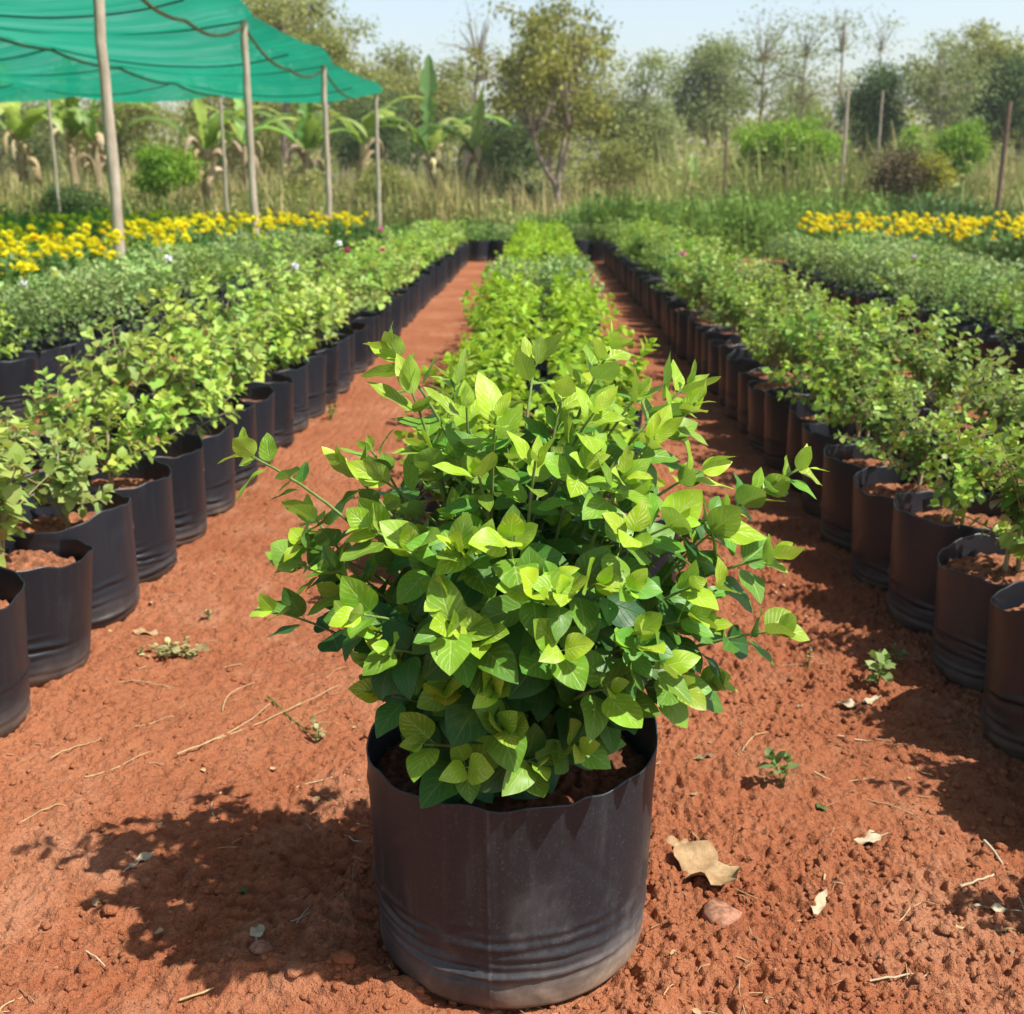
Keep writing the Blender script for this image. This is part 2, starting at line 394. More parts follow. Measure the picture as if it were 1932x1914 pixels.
# ------------------------------------------------------------------ light, sky
EL, SAZ = R_(56), (0.925, -0.38)
sd = bpy.data.lights.new('sun', 'SUN'); sun = bpy.data.objects.new('sun', sd); C.objects.link(sun)
sdir = Vector((SAZ[0]*math.cos(EL), SAZ[1]*math.cos(EL), math.sin(EL))).normalized()
sun.rotation_euler = sdir.to_track_quat('Z', 'Y').to_euler()
sd.energy = 5.0; sd.angle = R_(.6); sd.color = (1.0, .955, .88)
w = bpy.data.worlds.new('World'); bpy.context.scene.world = w; w.use_nodes = True
wn = w.node_tree; bg = wn.nodes['Background']
sk = wn.nodes.new('ShaderNodeTexSky'); sk.sky_type = 'NISHITA'; sk.sun_disc = False
sk.sun_elevation = EL; sk.sun_rotation = math.atan2(SAZ[0], SAZ[1]); sk.air_density = 1.1; sk.dust_density = 2.6; sk.ozone_density = 1.2
gw = NT(wn)                                              # hazy air: the sky pales towards the horizon
dz = gw.n('ShaderNodeSeparateXYZ'); gw.l(gw.n('ShaderNodeTexCoord').outputs['Generated'], dz.inputs[0])
lowk = gw.ramp(dz.outputs[2], .62, .10)
skc = gw.mix(1.0, sk.outputs[0], gw.mix(lowk, (1, 1, 1), (3.15, 2.95, 2.82)), 'MULTIPLY')
wn.links.new(skc, bg.inputs[0]); bg.inputs[1].default_value = .062
vs = bpy.context.scene.view_settings
vs.view_transform = 'Standard'; vs.look = 'None'; vs.exposure = 0.50; vs.gamma = 1
cy = bpy.context.scene.cycles
cy.use_denoising = True; cy.max_bounces = 7; cy.transparent_max_bounces = 12; cy.diffuse_bounces = 3; cy.glossy_bounces = 2
cy.transmission_bounces = 4; cy.volume_bounces = 0; cy.sample_clamp_indirect = 6; cy.caustics_reflective = False; cy.caustics_refractive = False

# ------------------------------------------------------------------ ground
def spaced(lo, hi, a, b, fine, grow):
    """coordinates: step 'fine' between a and b, growing geometrically outside"""
    mid = list(np.arange(a, b, fine))
    up = [mid[-1]]; s = fine
    while up[-1] < hi: s = min(s*grow, 40); up.append(up[-1]+s)
    dn = [mid[0]]; s = fine
    while dn[-1] > lo: s = min(s*grow, 40); dn.append(dn[-1]-s)
    return np.array(dn[:0:-1] + mid + up[1:])
HERO = np.array([-0.035, 1.40])
def ground_h(X, Y):
    near = np.clip((9-Y)/5, 0, 1)
    sm = fbm(X*1.7+3, Y*1.7, 21, 3)
    crumb = np.clip((sm-.40)*3.2 + np.where(X > .1, .42, -.1) + np.clip((1.75-Y)*1.2, 0, .5), .05, 1)
    h = .020*(fbm(X*3, Y*3, 1, 4)-.5) + .010*(fbm(X*11, Y*11, 3, 4)-.5)
    d1, i1 = worley(X/.034+.3*vnoise(X*40, Y*40, 2), Y/.034+.3*vnoise(X*40, Y*40, 4), 11)
    d2, i2 = worley(X/.015, Y/.015, 13)
    d4, i4 = worley(X/.040+.5*vnoise(X*30, Y*30, 8), Y/.032, 17)
    d3, i3 = worley(X/.0092+.4*vnoise(X*90, Y*90, 6), Y/.0092, 15)
    h = h + near*crumb*(.0080*(i1 > .70)*np.clip(1-(d1/.50)**2, 0, 1)**.7*(.35+.65*i1) + .0078*np.clip(1-(d2/.58)**2, 0, 1)**.8*(i2 > .25)*(.4+.6*i2))
    h = h + near*(.3+.7*crumb)*.0046*np.clip(1-(d3/.60)**2, 0, 1)*(i3 > .25)
    h = h + near*.0060*(1-np.abs(2*fbm(X*24, Y*34, 61, 4)-1)*2.2)
    h = h + near*.013*np.exp(-((X+.45)**2/.10+(Y-1.52)**2/.06))*np.clip(1-(d4/.60)**2, 0, 1)**.6*(.3+.7*i4)
    h = h + .020*np.exp(-((Y-1.285+.10*(X+.3))/.036)**2)*np.clip((X+.52)/.12, 0, 1)*np.clip((-.10-X)/.08, 0, 1)*(.45+1.1*vnoise(X*26, Y*26, 45))
    h = h - near*.011*(.25+.75*crumb)*np.clip((vnoise(X*62, Y*62, 31)-.66)*5, 0, 1)
    # loose soil pushed up round the front bag
    r = np.hypot(X-HERO[0], Y-HERO[1])
    h = h + .016*np.exp(-((r-.235)/.05)**2)*(.35+.9*vnoise(X*14, Y*14, 41))
    return h
gxs = spaced(-140, 140, -1.12, 1.12, .0028, 1.035)
gys = spaced(-12, 150, 1.14, 2.9, .0029, 1.016)
GX, GY = np.meshgrid(gxs, gys)
GH = ground_h(GX, GY)
gb = MB(); gb.add(np.stack([GX, GY, GH], -1).reshape(-1, 3), grid_faces(len(gys), len(gxs)))
go = gb.obj('ground', M['soil']); tag(go, 'dry red earth of the nursery with crumbly clods and trodden paths', None, None, 'structure')
def gz(x, y): return float(ground_h(np.array([x]), np.array([y]))[0])
# loose clods: nobody could count them
def ico():
    import bmesh
    b = bmesh.new(); bmesh.ops.create_icosphere(b, subdivisions=2, radius=1)
    V = np.array([v.co[:] for v in b.verts]); F = np.array([[v.index for v in f.verts] for f in b.faces]); b.free()
    return V, F
IV, IF = ico()
def lump(seed, flat=.75, rough=.28):
    r = np.random.default_rng(seed)
    k = r.normal(0, 1, (7, 3)); ph = r.uniform(0, 6, 7)
    d = 1 + rough*sum(np.sin(IV @ k[i]*(1.6+.7*i)+ph[i])/(1+.25*i) for i in range(7))/2.0
    d = d*(1+r.normal(0, .07, len(d)))
    V = IV*d[:, None]; V[:, 2] *= flat; return V
lumps = [lump(i) for i in range(10)]
cb = MB(); n = 7000
cx = np.concatenate([rng.uniform(-1.15, 1.15, n), rng.normal(.45, .28, 1800)]); cyy = np.concatenate([1.12+rng.random(n)**1.5*3.6, 1.15+rng.random(1800)**1.4*1.1])
keep = (np.abs(cx-.0) < .95) & (fbm(cx*2.2, cyy*2.2, 77, 3) > .40)
cx, cyy = cx[keep], cyy[keep]
ang = rng.uniform(0, 2*PI, 420); rr = .215+np.abs(rng.normal(0, .05, 420))
cx = np.concatenate([cx, HERO[0]+rr*np.cos(ang)]); cyy = np.concatenate([cyy, HERO[1]+rr*np.sin(ang)])
sz = np.clip(np.exp(rng.normal(-5.95, .50, len(cx))), .0013, .0115)
hz = ground_h(cx, cyy)
for t in range(10):
    ix = np.where(np.arange(len(cx)) % 10 == t)[0]
    a = rng.uniform(0, 2*PI, len(ix)); ca, sa = np.cos(a), np.sin(a)
    V = lumps[t]
    W = np.stack([ca[:, None]*V[:, 0]-sa[:, None]*V[:, 1], sa[:, None]*V[:, 0]+ca[:, None]*V[:, 1], np.repeat(V[None, :, 2], len(ix), 0)], -1)*sz[ix][:, None, None]
    W += np.stack([cx[ix], cyy[ix], hz[ix]+sz[ix]*.15], -1)[:, None]
    cb.add(W.reshape(-1, 3), (IF[None]+(np.arange(len(ix))*len(V))[:, None, None]).reshape(-1, 3))
co = cb.obj('soil_clods', M['clod']); tag(co, 'loose crumbs and clods of red earth strewn over the paths', 'soil clods', None, 'stuff')

# ------------------------------------------------------------------ grow bags
def bag_mesh(name, rad, hgt, seed, na=96, nh=64, hero=False, mat=None):
    r = np.random.default_rng(seed)
    a = np.arange(na)/na*2*PI; t = np.linspace(0, 1, nh)
    T, A = np.meshgrid(t, a, indexing='ij')
    Rr = rad*(0.925+.075*T**.8)
    Rr = Rr*np.where(T < .1, 1-.10*(1-T/.1)**2, 1)
    Rr = Rr*(1+.012*np.sin(2*A+r.uniform(0, 6))+.009*np.sin(3*A+r.uniform(0, 6))*T+.005*np.sin(7*A+r.uniform(0, 6))*T)
    # horizontal crumples of the film in the lower part
    for k in range(34 if hero else 26):
        h0 = r.uniform(.06, .44); a0 = r.uniform(0, 2*PI) if k > 9 or not hero else -PI/2+r.normal(0, .45); wa = r.uniform(.2, .8); wh = r.uniform(.009, .018); tl = r.uniform(-.06, .06)
        if hero and k <= 9: h0 = r.uniform(.20, .42); wa = r.uniform(.35, .8); tl = r.uniform(-.03, .03)
        da = (A-a0+PI) % (2*PI)-PI
        Rr = Rr + rad*r.uniform(.010, .026)*(.66 if hero else 1.15)*np.exp(-(da/wa)**2)*(np.exp(-((T-h0-tl*da)/wh)**2)-1.0*np.exp(-((T-h0-tl*da+.032)/wh)**2))
    for k in range(60 if hero else 26):                  # short creases anywhere in the film
        a0 = r.uniform(0, 2*PI); h0 = r.uniform(.08, .97); th = r.normal(.4, .9); da = (A-a0+PI) % (2*PI)-PI; dh = (T-h0)*hgt/rad
        c1 = da*math.cos(th)+dh*math.sin(th); c2 = -da*math.sin(th)+dh*math.cos(th)
        Rr = Rr + rad*r.normal(0, .0085 if hero else .007)*np.exp(-(c1/r.uniform(.12, .35))**2-(c2/r.uniform(.022, .05))**2)
    for k in range(7):                                   # soft vertical dents
        a0 = r.uniform(0, 2*PI); da = (A-a0+PI) % (2*PI)-PI
        Rr = Rr - rad*r.uniform(.004, .014)*np.exp(-(da/r.uniform(.08, .25))**2)*np.exp(-((T-r.uniform(.5, 1))/.35)**2)
    sa = -PI/2-.12 if hero else r.uniform(0, 6.28)       # welded seam of the film
    da = (A-sa+PI) % (2*PI)-PI
    Rr = Rr + rad*(.010 if hero else .012)*np.exp(-(da/.014)**2)
    rim = hgt*(1+.030*np.sin(A*2+r.uniform(0, 6))+.022*np.sin(A*3+r.uniform(0, 6))+.012*np.sin(A*7+r.uniform(0, 6))+.006*np.sin(A*15+r.uniform(0, 6)))
    if hero:
        rim = hgt*(1 + .055*np.exp(-((A-.15+PI) % (2*PI)-PI)**2/.12) - .02*np.exp(-(((A-PI*1.05+PI) % (2*PI)-PI)/.4)**2) + .006*np.sin(A*9) + .006*np.sin(A*17+1)-.016*np.exp(-(((A+1.15+PI) % (2*PI)-PI)/.07)**2))
    Z = T*rim
    Vo = np.stack([Rr*np.cos(A), Rr*np.sin(A), Z], -1)
    at = np.stack([A/(2*PI), T, np.full_like(T, r.random())], -1)
    k0 = int(nh*.66)
    Ri = Rr[k0:]-.0018
    Vi = np.stack([Ri*np.cos(A[k0:]), Ri*np.sin(A[k0:]), Z[k0:]], -1)[::-1]
    V = np.concatenate([Vo, Vi]); AT = np.concatenate([at, at[k0:][::-1]])
    mb = MB(); mb.add(V.reshape(-1, 3), grid_faces(len(V), na, True), AT.reshape(-1, 3))
    bot = np.vstack([Vo[0], [[0, 0, .001]]])
    mb.add(bot, [((i+1) % na, i, na) for i in range(na)], (0, 0, .5))
    return mb.mesh(name, mat or M['bag'])
def soil_disc(name, rad, z, seed, n=26, na=40, bump=.006):
    r = np.linspace(0, 1, n); a = np.arange(na)/na*2*PI
    Rg, A = np.meshgrid(r*rad, a, indexing='ij')
    X, Y = Rg*np.cos(A), Rg*np.sin(A)
    d, i = worley(X/.014+seed, Y/.014, seed)
    Z = z + bump*2.0*(fbm(X*18+seed, Y*18, seed, 3)-.5) + bump*.9*np.sqrt(np.clip(1-(d/.55)**2, 0, 1))*(i > .3) - .008*(Rg/rad)**4
    mb = MB(); mb.add(np.stack([X, Y, Z], -1).reshape(-1, 3), grid_faces(n, na, True))
    return mb.mesh(name, M['bagsoil'])

# ------------------------------------------------------------------ shrubs
def hero_set(specs): return [leaf_template(16, 8, wd*1.09, fo*.75, dr, wv, pe*.95, te*.93, i, tw, .006, .17) for i, (wd, fo, dr, wv, pe, te, tw) in enumerate(specs)]
T_hero = hero_set([(.60, .24, .14, .014, .60, .98, .08), (.68, .16, .24, .016, .56, .92, -.08), (.54, .30, .06, .012, .62, 1.0, .12), (.64, .10, .28, .02, .58, .95, -.15), (.58, .22, -.02, .014, .60, 1.0, .15),
                   (.66, .18, .34, .016, .56, .92, 0), (.52, .28, .12, .012, .64, 1.0, .05), (.62, .12, -.08, .014, .58, .96, -.1), (.57, .20, .42, .02, .60, .98, .2)])
T_top = hero_set([(.42, .30, .12, .012, .66, 1.05, .08), (.48, .22, .22, .014, .64, 1.05, -.08), (.38, .34, .02, .012, .66, 1.1, .12), (.50, .18, .30, .016, .62, 1.0, -.12), (.45, .26, -.08, .012, .64, 1.05, .15)])
T_mid = [leaf_template(4, 2, wd, fo, dr, .02, pe, te, s, 0, 0, .12) for s, (wd, fo, dr, pe, te) in enumerate([(.66, .2, .2, .55, .8), (.72, .12, .3, .5, .75), (.6, .25, .1, .6, .9)])]
T_small = [leaf_template(2, 2, wd, fo, dr, 0, .6, .8, s) for s, (wd, fo, dr) in enumerate([(.6, .25, .15), (.7, .15, .3), (.55, .3, .05)])]
UP = np.array([0, 0, 1.0]); SUNV = np.array(sdir)

def shoots(mb_leaf, mb_stem, base, tip, mid, temps, lsize, internode, leaf_from=.35, r0=.004, sides=6, upb=.7, sunb=.35, young=.5, agetop=None, n=14, spread=62, jit=.25, ageadd=0.0, out=0.0, thin=0.0):
    """one branch with opposite leaf pairs; leaves near the tip are young"""
    P = bez(base, mid, tip, n); L = np.linalg.norm(np.diff(P, axis=0), axis=1).sum()
    if mb_stem is not None: tube(mb_stem, P, np.linspace(r0, r0*.35, n), sides, rng.random(), 0, 0, False)
    seg = np.concatenate([[0], np.cumsum(np.linalg.norm(np.diff(P, axis=0), axis=1))])
    s = L - .004; k = 0; ph = rng.uniform(0, PI)
    PP, DD, NN, SS, AA = [], [], [], [], []
    while s > L*leaf_from:
        p = np.array([np.interp(s, seg, P[:, i]) for i in range(3)])
        q = np.array([np.interp(min(s+.01, L), seg, P[:, i]) for i in range(3)]); q0 = np.array([np.interp(max(s-.02, 0), seg, P[:, i]) for i in range(3)])
        d = nrm(q-q0)
        e1 = nrm(np.cross(d, [.3, .2, 1.0] if abs(d[2]) < .95 else [1.0, 0, 0])); e2 = np.cross(d, e1)
        dist = L-s
        sz = lsize*(.56+.44*min(1, (k+.3)/1.8))*(1-.32*rng.random())
        al = R_(min(spread, 24+14*k) + rng.normal(0, 10))
        for sgn in (0, PI):
            if rng.random() < (.06 if k < 4 else thin) and k > 1: continue
            a = ph + sgn + rng.normal(0, .2)
            side = math.cos(a)*e1 + math.sin(a)*e2
            dr = d*math.cos(al) + side*math.sin(al)
            nm = nrm(d*math.sin(al) - side*math.cos(al))
            nn = nm*.9 + UP*upb + SUNV*sunb + rng.normal(0, jit, 3) + out*nrm(np.array([p[0], p[1]-.02, .0]))
            dr = dr + UP*(-.10-.05*k if k > 1 else .05) + rng.normal(0, .08, 3)
            PP.append(p); DD.append(dr); NN.append(nn); SS.append(sz*(1+rng.normal(0, .1)))
            yg = math.exp(-dist/(young*.12))
            AA.append(np.clip(yg+ageadd+rng.normal(0, .08), 0, 1))
        ph += PI/2 + rng.normal(0, .15)
        s -= internode*(.45+.55*min(1, k/2.5))*(1+rng.normal(0, .15)); k += 1
    if PP: leaves(mb_leaf, temps, np.array(PP), np.array(DD), np.array(NN), np.array(SS), np.array(AA))

# ---- the front shrub
fs = empty('potted_shrub', (HERO[0], HERO[1], 0), 'large bright green leafy shrub in a black grow bag alone in front of the rows', 'potted shrub')
HB = .300
bm_ = bag_mesh('grow_bag', .190, HB, 3, 220, 110, True, M['bag_hero'])
link(bm_, 'grow_bag', fs, (0, 0, 0.002))
so_ = soil_disc('soil', .181, HB-.042, 5, 60, 120, .009)
so_.materials.clear(); so_.materials.append(M['shade_soil'])
link(so_, 'soil', fs)
lf, st = MB(), MB()
hero_tips = [  # column, row, distance from the camera along y (a real depth inside the shrub)
 (742,668,1.44),(775,735,1.40),(850,715,1.46),(880,770,1.36),(935,790,1.30),(1010,680,1.48),(1060,755,1.40),(1120,780,1.30),(1150,662,1.46),(1200,750,1.40),
 (1295,728,1.42),(1305,770,1.36),(1235,830,1.30),(1180,900,1.24),(1320,890,1.38),(720,905,1.36),(660,890,1.44),(800,850,1.34),(900,890,1.26),(1010,870,1.26),
 (1100,880,1.26),(468,858,1.42),(700,850,1.5),(1518,880,1.42),(1440,930,1.42),(1350,1000,1.34),(1455,1050,1.32),(1465,1190,1.28),(555,1062,1.40),(590,975,1.44),
 (960,1020,1.19),(1010,1115,1.17),(835,1130,1.20),(850,1180,1.17),(685,1160,1.22),(1060,1120,1.17),(1130,1100,1.20),(1200,1200,1.19),(1250,1260,1.20),(1300,1110,1.26),
 (1060,1230,1.17),(900,1210,1.18),(950,1375,1.205),(800,1405,1.23),(1090,1410,1.23),(740,1230,1.24),(1330,1180,1.28),(880,1040,1.22),(780,1040,1.26),(1190,1010,1.22),
 (700,1000,1.32),(1270,990,1.28),(640,1120,1.34),(1280,1300,1.26),(930,1300,1.20),(1150,1300,1.20),(840,1300,1.22),(1010,1440,1.22),(880,1450,1.22),(1170,1330,1.24),(1340,1290,1.32),(720,1310,1.30)]
tips = [at_y(*q) - np.array([HERO[0], HERO[1], 0]) for q in hero_tips]
tips = [(t, 1) for t in tips]
while len(tips) < 172:                                   # the rest of the crown's volume
    p = rng.normal(0, 1, 3); p /= np.linalg.norm(p); rr_ = .93*rng.random()**.5
    z = .545 + p[2]*rr_*.205
    wdt = .355*(1-.46*np.clip((.50-z)/.16, 0, 1))*(1-.38*np.clip((z-.58)/.16, 0, 1))
    q = np.array([p[0]*rr_*wdt, p[1]*rr_*wdt*.80, z])
    if q[2] < .33: continue
    tips.append((q, 0))
for q, main in tips:
    b = np.array([rng.normal(0, .028), rng.normal(0, .028), HB-.05])
    side = np.array([q[0], q[1], 0])
    mid = b + side*.32 + np.array([0, 0, max(.04, (q[2]-b[2])*.75)])
    ln = np.linalg.norm(q-b); hi = np.clip((q[2]-.52)*1.25, -.16, .36)
    if main:
        shoots(lf, st, b, q, mid, T_top if q[2] > .64 else T_hero, .073 if q[2] < .64 else .072, .031, max(.25, 1-.25/ln), .0040, 7, .60, .40, .30, ageadd=hi+.02, out=.45, thin=.55, spread=62 if q[2] < .64 else 50, jit=.28)
    else:
        shoots(lf, st, b, q, mid, T_hero, .058, .031, max(.30, 1-.15/ln), .0034, 5, .55, .30, .22, ageadd=hi*.8-.10, out=.3, thin=.6, jit=.34)
st.obj('stem', M['gstem'], fs)
lf.obj('foliage', M['hero'], fs)

# ---- small potted plants: variants of each kind
def small_plant(kind, seed):
    """returns (foliage mesh, stem mesh) with the origin on the soil"""
    global rng
    keep_ = rng; rng = np.random.default_rng(seed)
    l, s = MB(), MB()
    if kind == 'pale':
        H = rng.uniform(.28, .38); nb_ = rng.integers(13, 18)
        for i in range(nb_):
            a = rng.uniform(0, 2*PI); z = H*rng.uniform(.28, 1.05); rr_ = .175*math.sin(PI*min(1, z/H*.62+.18))*rng.uniform(.4, 1.05)
            q = np.array([rr_*math.cos(a), rr_*math.sin(a), z])
            shoots(l, s, (0, 0, 0) if i < 3 else (0, 0, H*.25), q, (q[0]*.3, q[1]*.3, z*.7), T_mid, rng.uniform(.042, .066), .027, .28, .0032, 5, .8, .35, .9, n=7, ageadd=.12)
        tube(s, [(0, 0, -.01), (.004, 0, H*.3), (.0, .006, H*.7)], [.006, .005, .003], 6)
    elif kind == 'dark':
        H = rng.uniform(.30, .40); nb_ = rng.integers(19, 25)
        for i in range(nb_):
            a = rng.uniform(0, 2*PI); z = H*rng.uniform(.28, 1.05); rr_ = .185*math.sin(PI*min(1, z/H*.6+.2))*rng.uniform(.4, 1.1)
            q = np.array([rr_*math.cos(a), rr_*math.sin(a), z])
            shoots(l, s, (0, 0, min(H*rng.uniform(.12, .4), q[2]*.7)), q, (q[0]*.35, q[1]*.35, z*.8), T_mid, rng.uniform(.030, .043), .0195, .2, .0022, 4, .7, .35, .8, n=7, jit=.45)
        for k in range(2): tube(s, [(k*.03, 0, -.01), (.01+k*.02, .005, H*.25), (-.005, k*.01, H*.6)], [.0055, .0045, .003], 6)
    elif kind == 'lime':
        H = rng.uniform(.26, .36); nb_ = rng.integers(16, 22)
        for i in range(nb_):
            a = rng.uniform(0, 2*PI); z = H*rng.uniform(.35, 1.05); rr_ = .20*math.sin(PI*min(1, z/H*.55+.25))*rng.uniform(.4, 1.05)
            q = np.array([rr_*math.cos(a), rr_*math.sin(a), z])
            shoots(l, None, (0, 0, 0), q, (q[0]*.3, q[1]*.3, z*.7), T_mid, rng.uniform(.040, .056), .026, .3, .003, 4, .8, .35, .6, n=7, ageadd=.28)
    elif kind == 'grey':
        n_ = 420; H = rng.uniform(.30, .40)
        a = rng.uniform(0, 2*PI, n_); z = H*rng.random(n_)**.6; rr_ = .22*np.sqrt(rng.random(n_))*(1-.35*(z/H)**3)
        P = np.stack([rr_*np.cos(a), rr_*np.sin(a), z], -1)
        D = nrm(np.stack([np.cos(a), np.sin(a), rng.normal(.5, .5, n_)], -1)+rng.normal(0, .5, (n_, 3)))
        leaves(l, T_small, P, D, UP*.8+rng.normal(0, .5, (n_, 3)), rng.uniform(.028, .045, n_), np.clip(z/H*.8+rng.normal(0, .15, n_), 0, 1))
    elif kind == 'marigold':
        n_ = 360; H = rng.uniform(.42, .52)
        a = rng.uniform(0, 2*PI, n_); z = H*rng.random(n_)**.7; rr_ = .27*np.sqrt(rng.random(n_))
        P = np.stack([rr_*np.cos(a), rr_*np.sin(a), z], -1)
        D = nrm(np.stack([np.cos(a), np.sin(a), rng.normal(.6, .5, n_)], -1)+rng.normal(0, .5, (n_, 3)))
        leaves(l, T_small, P, D, UP*.6+rng.normal(0, .6, (n_, 3)), rng.uniform(.045, .075, n_), np.clip(z/H*.8+rng.normal(0, .15, n_), 0, 1))
    mats = {'pale': 'pale', 'dark': 'dark', 'lime': 'lime', 'grey': 'grey', 'marigold': 'mgreen'}
    out = (l.mesh('foliage', M[mats[kind]]), s.mesh('stem', M['stem']) if s.n else None)
    rng = keep_
    return out
V_ = {k: [small_plant(k, 100*i+n_*7) for i in range(1, n_+1)] for k, n_ in (('pale', 8), ('dark', 8), ('lime', 6), ('grey', 4), ('marigold', 4))}
BR, BH = .163, .268
bags = [bag_mesh('grow_bag', BR, BH, 20+i) for i in range(9)]
soils = [soil_disc('soil', BR-.013, BH-.024-.008*i, 60+i, 26, 64, .009) for i in range(3)]
soils_low = [soil_disc('soil', BR-.014, BH-.045-.01*i, 70+i, 26, 64, .010) for i in range(2)]
def flower_mesh(name, rad, mat, seed, n_=26):
    global rng
    keep_ = rng; rng = np.random.default_rng(seed)
    mb = MB(); P, D, N = [], [], []
    for k in range(n_):
        a = k*2.399; e = 1-(k+.5)/n_
        el = R_(8+72*(1-e)); P.append((0, 0, rad*.25*(1-e))); D.append((math.cos(a)*math.cos(el), math.sin(a)*math.cos(el), math.sin(el)*.8)); N.append((0, 0, 1.0))
    leaves(mb, [leaf_template(2, 2, .62, .1, .25, 0, .8, .35, 3)], P, D, N, np.full(n_, rad), np.ones(n_))
    rng = keep_
    return mb.mesh(name, mat)
FL = {'yellow': flower_mesh('flower_head', .033, M['yellow'], 1), 'amber': flower_mesh('flower_head', .033, M['amber'], 2),
      'white': flower_mesh('flower_head', .03, M['white_petal'], 3, 14), 'pink': flower_mesh('flower_head', .034, M['pink_petal'], 4, 20)}

ORD = ('first second third fourth fifth sixth seventh eighth ninth tenth eleventh twelfth').split()
def potted(name, kind, x, y, label, cat, group, stem=True, bag=True, sc=1.0, low=False, soil=True):
    i = int(rng.integers(0, len(V_[kind]))); fol, stm = V_[kind][i]
    t = empty(name, (x, y, 0), label, cat, group, rng.uniform(0, 2*PI), 1.0)
    if bag:
        bo = link(bags[int(rng.integers(0, len(bags)))], 'grow_bag', t, (0, 0, -.004)); q_ = rng.uniform(.96, 1.04)
        bo.scale = (q_*rng.uniform(.97, 1.03), q_, rng.uniform(.94, 1.07)); bo.rotation_euler = (rng.normal(0, .022), rng.normal(0, .022), rng.uniform(0, 6.28))
    if bag and soil: link(soils_low[int(rng.integers(0, 2))] if low else soils[int(rng.integers(0, 3))], 'soil', t)
    zb = (BH-(.052 if low else .033)) if bag else 0
    f = link(fol, 'foliage', t, (0, 0, zb)); f.scale = (sc,)*3
    tilt = (rng.normal(0, .05), rng.normal(0, .05), 0)
    f.rotation_euler = tilt
    if stem and stm is not None:
        s_ = link(stm, 'stem', t, (0, 0, zb)); s_.scale = (sc,)*3; s_.rotation_euler = tilt
    return t
def flower_on(t, col, h, r=.05, s=1.0):
    a = rng.uniform(0, 2*PI)
    f = link(FL[col], 'flower_head', t, (r*math.cos(a), r*math.sin(a), h)); f.rotation_euler = (rng.normal(0, .35), rng.normal(0, .35), rng.uniform(0, 6)); f.scale = (s,)*3
    return f
PITCHY = .315
ROWN = ('path-edge row', 'second row', 'outer row')
allp = {}
def bed(side, kind, name, cols, y0, k0, k1, what, cat, bedname):
    for c, x in enumerate(cols):
        for k in range(k0, k1):
            y = y0 + PITCHY*k + (0, .11, .04)[c]
            if c == 2 and y < 2.6: continue
            xx = x + rng.normal(0, .008); yy = y + rng.normal(0, .008)
            if 0 <= k < 12 and c < 2:
                lab = f'{what} in black bag, {ORD[k]} from front in {ROWN[c]} of {bedname}'
                grp = f'potted shrubs near the front of {bedname}'
            elif k < 0:
                lab = f'{what} in black bag nearest the camera in {bedname}, {ROWN[c]}, number {-k} before the visible ones'
                lab = f'{what} in black bag before the first visible bag of {bedname}'
                grp = f'potted shrubs before the front of {bedname}'
            else:
                far = 'far half' if y > 9 else 'near half'
                lab = f'{what} in black bag in {far} of {bedname}, {ROWN[c]}'
                grp = f'potted shrubs in the {far} of {bedname}, {ROWN[c]}'
            low = (side < 0) or rng.random() < .4
            t = potted(name, kind, xx, yy, lab, cat, grp, stem=y < 8, sc=rng.uniform(.82, 1.2)*(1.0 if y > 3.4 else .85), low=low, soil=y < 10)
            allp[(bedname, c, k)] = t
bed(-1, 'pale', 'potted_shrub', (-1.125, -1.45), 2.00, 0, 45, 'pale green shrub', 'potted shrub', 'left bed')
bed(1, 'dark', 'potted_small_leaf_shrub', (.985, 1.31), 2.00, -2, 45, 'dark small-leaved shrub', 'potted shrub', 'right bed')
# the lime row in the middle, with a dull stretch in it
for c, x in enumerate((-.165, .165)):
    for k in range(43):
        y = 2.62 + .318*k + c*.08
        dull = 6.6 < y < 7.7
        if k < 6:
            lab = f'lime green plant, {ORD[k]} behind front shrub in {"left" if c == 0 else "right"} file of middle row'; grp = 'lime green plants in the middle row'
        elif dull: lab = 'dull grey green plant crossing the lime green middle row as a darker band'; grp = 'dull plants in the middle row'
        else:
            lab = f'lime green plant in {"left" if c == 0 else "right"} file of middle row, {"beyond" if y > 7.5 else "before"} dull grey band'; grp = lab.replace('plant', 'plants', 1)
        potted('potted_hedge_plant', 'grey' if dull else 'lime', x+rng.normal(0, .01), y, lab, 'hedge plant', grp, stem=False, sc=rng.uniform(.95, 1.1)*(.85 if dull else 1), soil=y < 5)
# second beds, outside the first ones
for side, bn in ((-1, 'second bed on the left'), (1, 'second bed on the right')):
    for c in range(2 if side < 0 else 3):
        x = side*((2.38 if side < 0 else 2.38)+.33*c)
        for k in range(37):
            y = 4.7 + .32*k + c*.08
            if abs(x) > .46*y+.6 or (side < 0 and y > (13.2, 11.2)[c]) or (side > 0 and y > 12-.33*(x-2.8)/.4): continue
            edge = c == 0
            lab = f'dull green bushy plant in {"edge row" if edge else "outer row"} of {bn}, {"far half" if y > 9.5 else "near half"}'
            t = potted('potted_bedding_plant', 'grey' if rng.random() < (.75 if side < 0 else .5) else ('dark' if side > 0 else 'pale'), x+rng.normal(0, .02), y, lab, 'bedding plant', lab.replace('plant', 'plants', 1), stem=False, sc=rng.uniform(.68, 1.0), soil=False)
            allp[(bn, c, k)] = t
